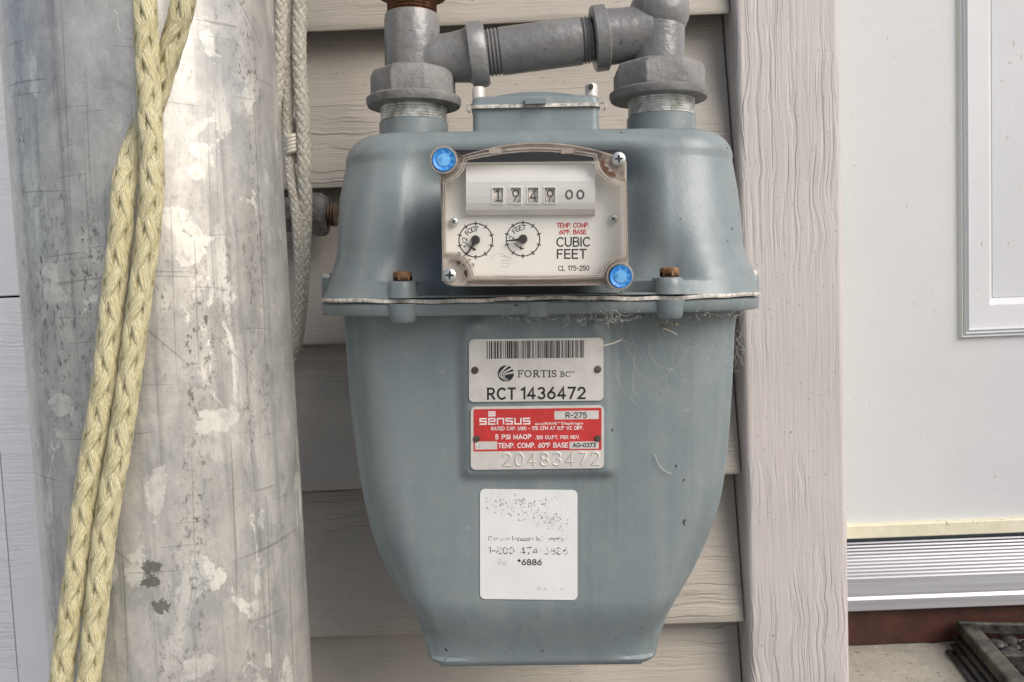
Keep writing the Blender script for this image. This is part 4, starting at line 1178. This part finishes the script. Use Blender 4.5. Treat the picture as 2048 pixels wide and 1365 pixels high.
line('.125 CU.FT. PER REV.', 1071, 1159, 872.3, 878.3, 1.3, P2, M['white_ink'], rp_, .24)
line('TEMP. COMP. 60°F BASE', 997, 1135.5, 887.3, 896, 1.8, P2, M['white_ink'], rp_, .24)
font_print('accuWAVE', 1070, 1114, 845, 850.4, P2, M['white_ink'], rp_, -.008, .012)
line('TM', 1115, 1120, 844.5, 847, .6, P2, M['white_ink'], rp_, .3)
font_print('Diaphragm', 1123, 1166, 844.3, 849.8, P2, M['white_ink'], rp_, -.008, .012)
# block wordmark
sx = 959; bl = []
def blk(x, ch):
    a, b, t_, m_, u = x+1.2, x+13.2, 838, 843.2, 848.8
    return {'S': [[(b,t_),(a,t_),(a,m_),(b,m_),(b,u),(a,u)]], 'E': [[(b,u),(a,u),(a,t_),(b,t_),(b,m_),(a,m_)]], 'N': [[(a,u),(a,t_),(b,t_),(b,u)]], 'U': [[(a,t_),(a,u),(b,u),(b,t_)]]}[ch]
for i, ch in enumerate('SENSUS'): bl += blk(sx+i*17.4, ch)
for y in (824.6, 828.4, 832.2): bl.append([(sx+18.4,y),(sx+31,y)])
ink([[(a, b-(a-sx)*.008) for a, b in p] for p in bl], 2.7, P2, M['white_ink'], rp_)
# stamped numerals, raised from the plate
mb = MB()
for i, ch in enumerate('20483472'):
    x0 = 1004.5+i*25.3; st = text_strokes(ch, x0+1, x0+16.5, 907, 932)
    if ch == '1': pass
    for k, p in enumerate(st):
        pts_ = [L(a, b-(a-1004)*.012, P1+.0002) for a, b in p]
        mb.tube(pts_, .00062, 8)
obj('stamped_number', mb, M['plate'], rp_, smooth=60)
# sticker
SF = -LF-.0005
stk = plate(960, 1155, 979.5, 1199.5, 10, SF, .0003, M['sticker'], 'sticker', .012)
font_print('Gas line location information', 976, 1135, 1072, 1082, SF, M['worn'], stk, .006, .008)
line('1-800-474-6886', 977, 1135, 1095, 1108, 1.9, SF, M['worn'], stk, .26, .006)
line('TELUS', 993, 1012, 1119, 1129, 1.1, SF, M['faded'], stk, .2, .0)
line('*6886', 1036, 1083, 1119.5, 1130, 2.0, SF, M['ink'], stk, .26, .0)
line('FORTIS BC', 1075, 1131, 1176, 1183, 1.0, SF, M['faded'], stk, .2, .006)
line('CALL BEFORE', 972, 1106, 999, 1015, 2.0, SF, M['faded'], stk, .26, .006)
line('YOU DIG', 1018, 1120, 1027, 1042, 2.0, SF, M['faded'], stk, .26, .006)
rng = random.Random(21); mb = MB()
for _ in range(150):
    r_ = rng.random()
    if r_ < .5: x, y = rng.gauss(1060, 38), rng.gauss(1012, 10)
    elif r_ < .8: x, y = rng.gauss(1110, 26), rng.gauss(1045, 8)
    else: x, y = rng.uniform(968, 1010), rng.gauss(1008, 12)
    if not (966 < x < 1151 and 986 < y < 1062): continue
    s_ = rng.uniform(.5, 1.5); mb.add([L(x+s_*math.cos(t_)*rng.uniform(.6,1.3), y+s_*math.sin(t_)*rng.uniform(.5,1.2), SF-.00022) for t_ in (0,1.2,2.5,3.8,5.1)], [(0,1,2,3,4)])
obj('worn_print', mb, M['grey_ink'], stk, smooth=0)

# ==================================================================== PIPEWORK
pw_ = thing('gas_pipework', 'grey painted tee, slanted nipple, elbow and union nuts above the meter', 'pipework')
def W_(p): return G0 + Matrix.Rotation(TH, 3, 'Y') @ p
up_ = Matrix.Rotation(TH, 3, 'Y') @ Vector((0,0,1))
def kpx(px): return px/F*.505
nutspec = ((828, 148, 192, 219, 84, 93), (1317, 136, 181, 205, 89, 96))
for xc, yt, ym, yb_, rb_, rf_ in nutspec:
    c = at(xc, yb_-8, MY); k = kpx(1)
    h1, h2 = (yb_-ym)*k*.55, (yb_-yt)*k*.95
    rb2, rf2 = rb_*k, rf_*k
    mb = MB().lathe([(rb2*1.03, h1*.9), (rb2*1.03, h2*.72), (rb2*.96, h2*.92), (rb2*.80, h2)], c, up_, 8, ref=(1,0,0), phase=rad(22))
    nt_ = obj('union_nut', mb, M['nut'], pw_, bevel=.0011, seg=2)
    mb = MB().lathe([(rf2*.80, -.0015), (rf2*.97, -.0012), (rf2, .0006), (rf2, h1*.7), (rf2*.94, h1)], c, up_, 48); obj('nut_collar', mb, M['nut'], nt_)
# tee body and rusty riser
tA, tB = at(825, 150, MY), at(824, 31, MY); rT = kpx(54)
ax_ = (tB-tA).normalized()
A_, B_ = at(825, 127, MY), at(1317, 62, MY); d_ = (B_-A_).normalized()
mb = MB().lathe([(rT*.97, 0), (rT, .002), (rT*1.0, (tB-tA).length-.003), (rT*.95, (tB-tA).length)], tA, ax_, 48)
def along(px): # point on the nipple axis by photo x
    t = (px-825)/(1317-825); return A_.lerp(B_, t)
def dist(px): return (along(px)-A_).length
rN = kpx(45.5)
mb.lathe([(rN*1.04, .0), (rN*1.04, dist(905)), (rN*1.12, dist(934)), (rN*1.20, dist(938)), (rN*1.38, dist(941)), (rN*1.38, dist(968)), (rN*1.28, dist(974))], A_, d_, 48)
obj('tee', mb, M['pipe'], pw_, smooth=40)
h = 0; pr_ = []
while h < .0105: pr_ += [(rT*.90, h), (rT*.82, h+.0009)]; h += .0018
mb = MB().lathe(pr_, tB - ax_*.0015, ax_, 48); obj('riser_thread', mb, M['rust'], pw_, smooth=20)
mb = MB().lathe([(rT*.98, .009), (rT*1.24, .0105), (rT*1.26, .03), (rT*.9, .031)], tB, ax_, 40); mb.lathe([(rT*.86, .03), (rT*.86, .25)], tB, ax_, 40)
obj('riser_coupling', mb, M['rust'], pw_)
# nipple with threads at both ends
def threads(p0, d, l, r, name, dep=.9):
    pr_ = []; h = 0; st = .0021
    while h < l: pr_ += [(r, h), (r*dep, h+st*.55)]; h += st
    obj(name, MB().lathe(pr_, p0, d, 40), M['pipe'], pw_, smooth=20)
mb = MB().lathe([(rN*.99, dist(1003)), (rN, dist(1008)), (rN, dist(1158)), (rN*.99, dist(1162))], A_, d_, 48); obj('nipple', mb, M['pipe'], pw_)
threads(along(966), d_, dist(1004)-dist(966), rN*1.01, 'nipple_thread'); threads(along(1160), d_, dist(1188)-dist(1160), rN*1.0, 'nipple_thread')
# elbow
eA = at(1316, 142, MY); eC = at(1316, 22, MY); rE = kpx(51.5)
mb = MB().lathe([(rE, 0), (rE, (eC-eA).length)], eA, (eC-eA), 48)
sp = []
for i in range(13):
    a = -PI/2+PI*i/12; sp.append((kpx(58.5)*math.cos(a), kpx(58.5)*math.sin(a)))
mb.lathe(sp, eC + Vector((.0008,0,-.001)), (eC-eA), 48)
mb.lathe([(rN*1.30, dist(1186)), (rN*1.37, dist(1189)), (rN*1.37, dist(1212)), (rN*1.18, dist(1216)), (rN*1.12, dist(1250)), (rN*1.12, dist(1300))], A_, d_, 48)
# soft bead where branch meets the body
obj('elbow', mb, M['pipe'], pw_, smooth=40)

# fitting left of the meter, half hidden behind the cord
ft = thing('pipe_union_fitting', 'old grey hex fitting with threaded end between cord and meter', 'pipe fitting', at(635, 430, -.03))
kf = .59/F
mb = MB().lathe([(36*kf, -70*kf), (36*kf, -14*kf), (43*kf, -12*kf), (45*kf, -6*kf), (45*kf, 12*kf), (38*kf, 19*kf), (28*kf, 21*kf)], (0,0,0), (1,0,-.04), 8, phase=.35)
obj('hex_nut', mb, plain('old_fitting', (.13,.12,.11), .6, 0, .45, 120, .0008, 260), ft, bevel=.0012)
pr_ = []; h = 18*kf
while h < 42*kf: pr_ += [(24*kf, h), (20*kf, h+3*kf)]; h += 6*kf
obj('thread', MB().lathe(pr_, (0,0,0), (1,0,-.04), 28), M['dark_rust'], ft, smooth=20)
obj('stub_pipe', MB().lathe([(20*kf, -.085), (20*kf, -60*kf)], (0,0,0), (1,0,-.04), 28), M['dark_rust'], ft)

# ==================================================================== COBWEB AND DEBRIS
rng = random.Random(4); mb = MB()
def fibre(px, py, yl, n, ln, ang, wob, r):
    pts_ = [W_(L(px, py, yl))]; x, y, a = px, py, ang
    for _ in range(n):
        a += rng.gauss(0, wob); x += ln*math.cos(a); y += ln*math.sin(a)
        pts_.append(W_(L(x, y, yl - rng.uniform(-.0008, .0008))))
    mb.tube(pts_, r, 4)
for _ in range(44):      # tangle hanging under the register and along the flange
    px = rng.choice((rng.gauss(1222, 14), rng.uniform(1150, 1480), rng.gauss(1220, 22)))
    py = 632+rng.gauss(0, 6) if px > 1260 or rng.random() < .5 else rng.uniform(585, 640)
    fibre(px, py, -.0905, rng.randint(4, 9), rng.uniform(2.5, 6), rng.uniform(-.4, 3.4), .5, rng.uniform(.00005, .00012))
for _ in range(22):      # long faint threads over the lower case
    fibre(rng.uniform(1225, 1440), rng.uniform(640, 760), -.0745, rng.randint(8, 16), rng.uniform(5, 9), rng.gauss(1.4, .4), .25, rng.uniform(.00005, .00010))
for _ in range(40):
    fibre(rng.uniform(1000, 1200), rng.uniform(626, 640), -.089, rng.randint(3, 6), rng.uniform(2, 5), rng.uniform(0, 3.1), .6, rng.uniform(.00006, .00013))
for _ in range(16): fibre(rng.uniform(1462, 1486), rng.uniform(635, 720), -.03, 6, 6, rng.gauss(1.6, .5), .4, .0001)
for _ in range(12): fibre(rng.gauss(700, 10), rng.gauss(620, 5), -.07, 6, 4, rng.uniform(0, 3), .5, .00008)
o = obj('cobweb', mb, M['web'], smooth=0); o['kind'] = 'stuff'; o['label'] = 'grey cobweb threads under the register and the meter flange'; o['category'] = 'cobweb'
mb = MB()
for _ in range(260):
    px = rng.uniform(1000, 1475); py = 633+abs(rng.gauss(0, 4)) - (px-1080)*.010
    if rng.random() < .3: px, py = rng.gauss(1340, 22), 648+abs(rng.gauss(0, 3))
    s_ = rng.uniform(.0002, .0007); c = W_(L(px, py, -.0850+rng.uniform(-.003,.006)))
    mb.add([c+Vector((rng.uniform(-1,1),rng.uniform(-1,1),rng.uniform(-1,1)))*s_*1.4 for _ in range(4)], [(0,1,2),(0,2,3),(0,3,1),(1,3,2)])
o = obj('debris', mb, M['dust'], smooth=0); o['kind'] = 'stuff'; o['label'] = 'brown dust and plant crumbs caught below the meter flange'; o['category'] = 'debris'
def straw(pts_, yl, r, label):
    mb = MB(); P = spline([W_(L(x, y, yl)) for x, y in pts_], .002); mb.tube(P, r, 6)
    tag(obj('straw', mb, M['straw']), label, 'straw', 'straws caught on the meter')
straw([(1206,692),(1226,687),(1249,678)], -.079, .00035, 'pale straw sticking out from the top right of the barcode plate')
straw([(1326,657),(1346,665),(1360,675)], -.0745, .00035, 'pale bent straw below the right rusty bolt boss')
straw([(1309,909),(1319,931),(1334,945),(1348,948)], -.0708, .00018, 'thin curved white fibre low on the right of the case')
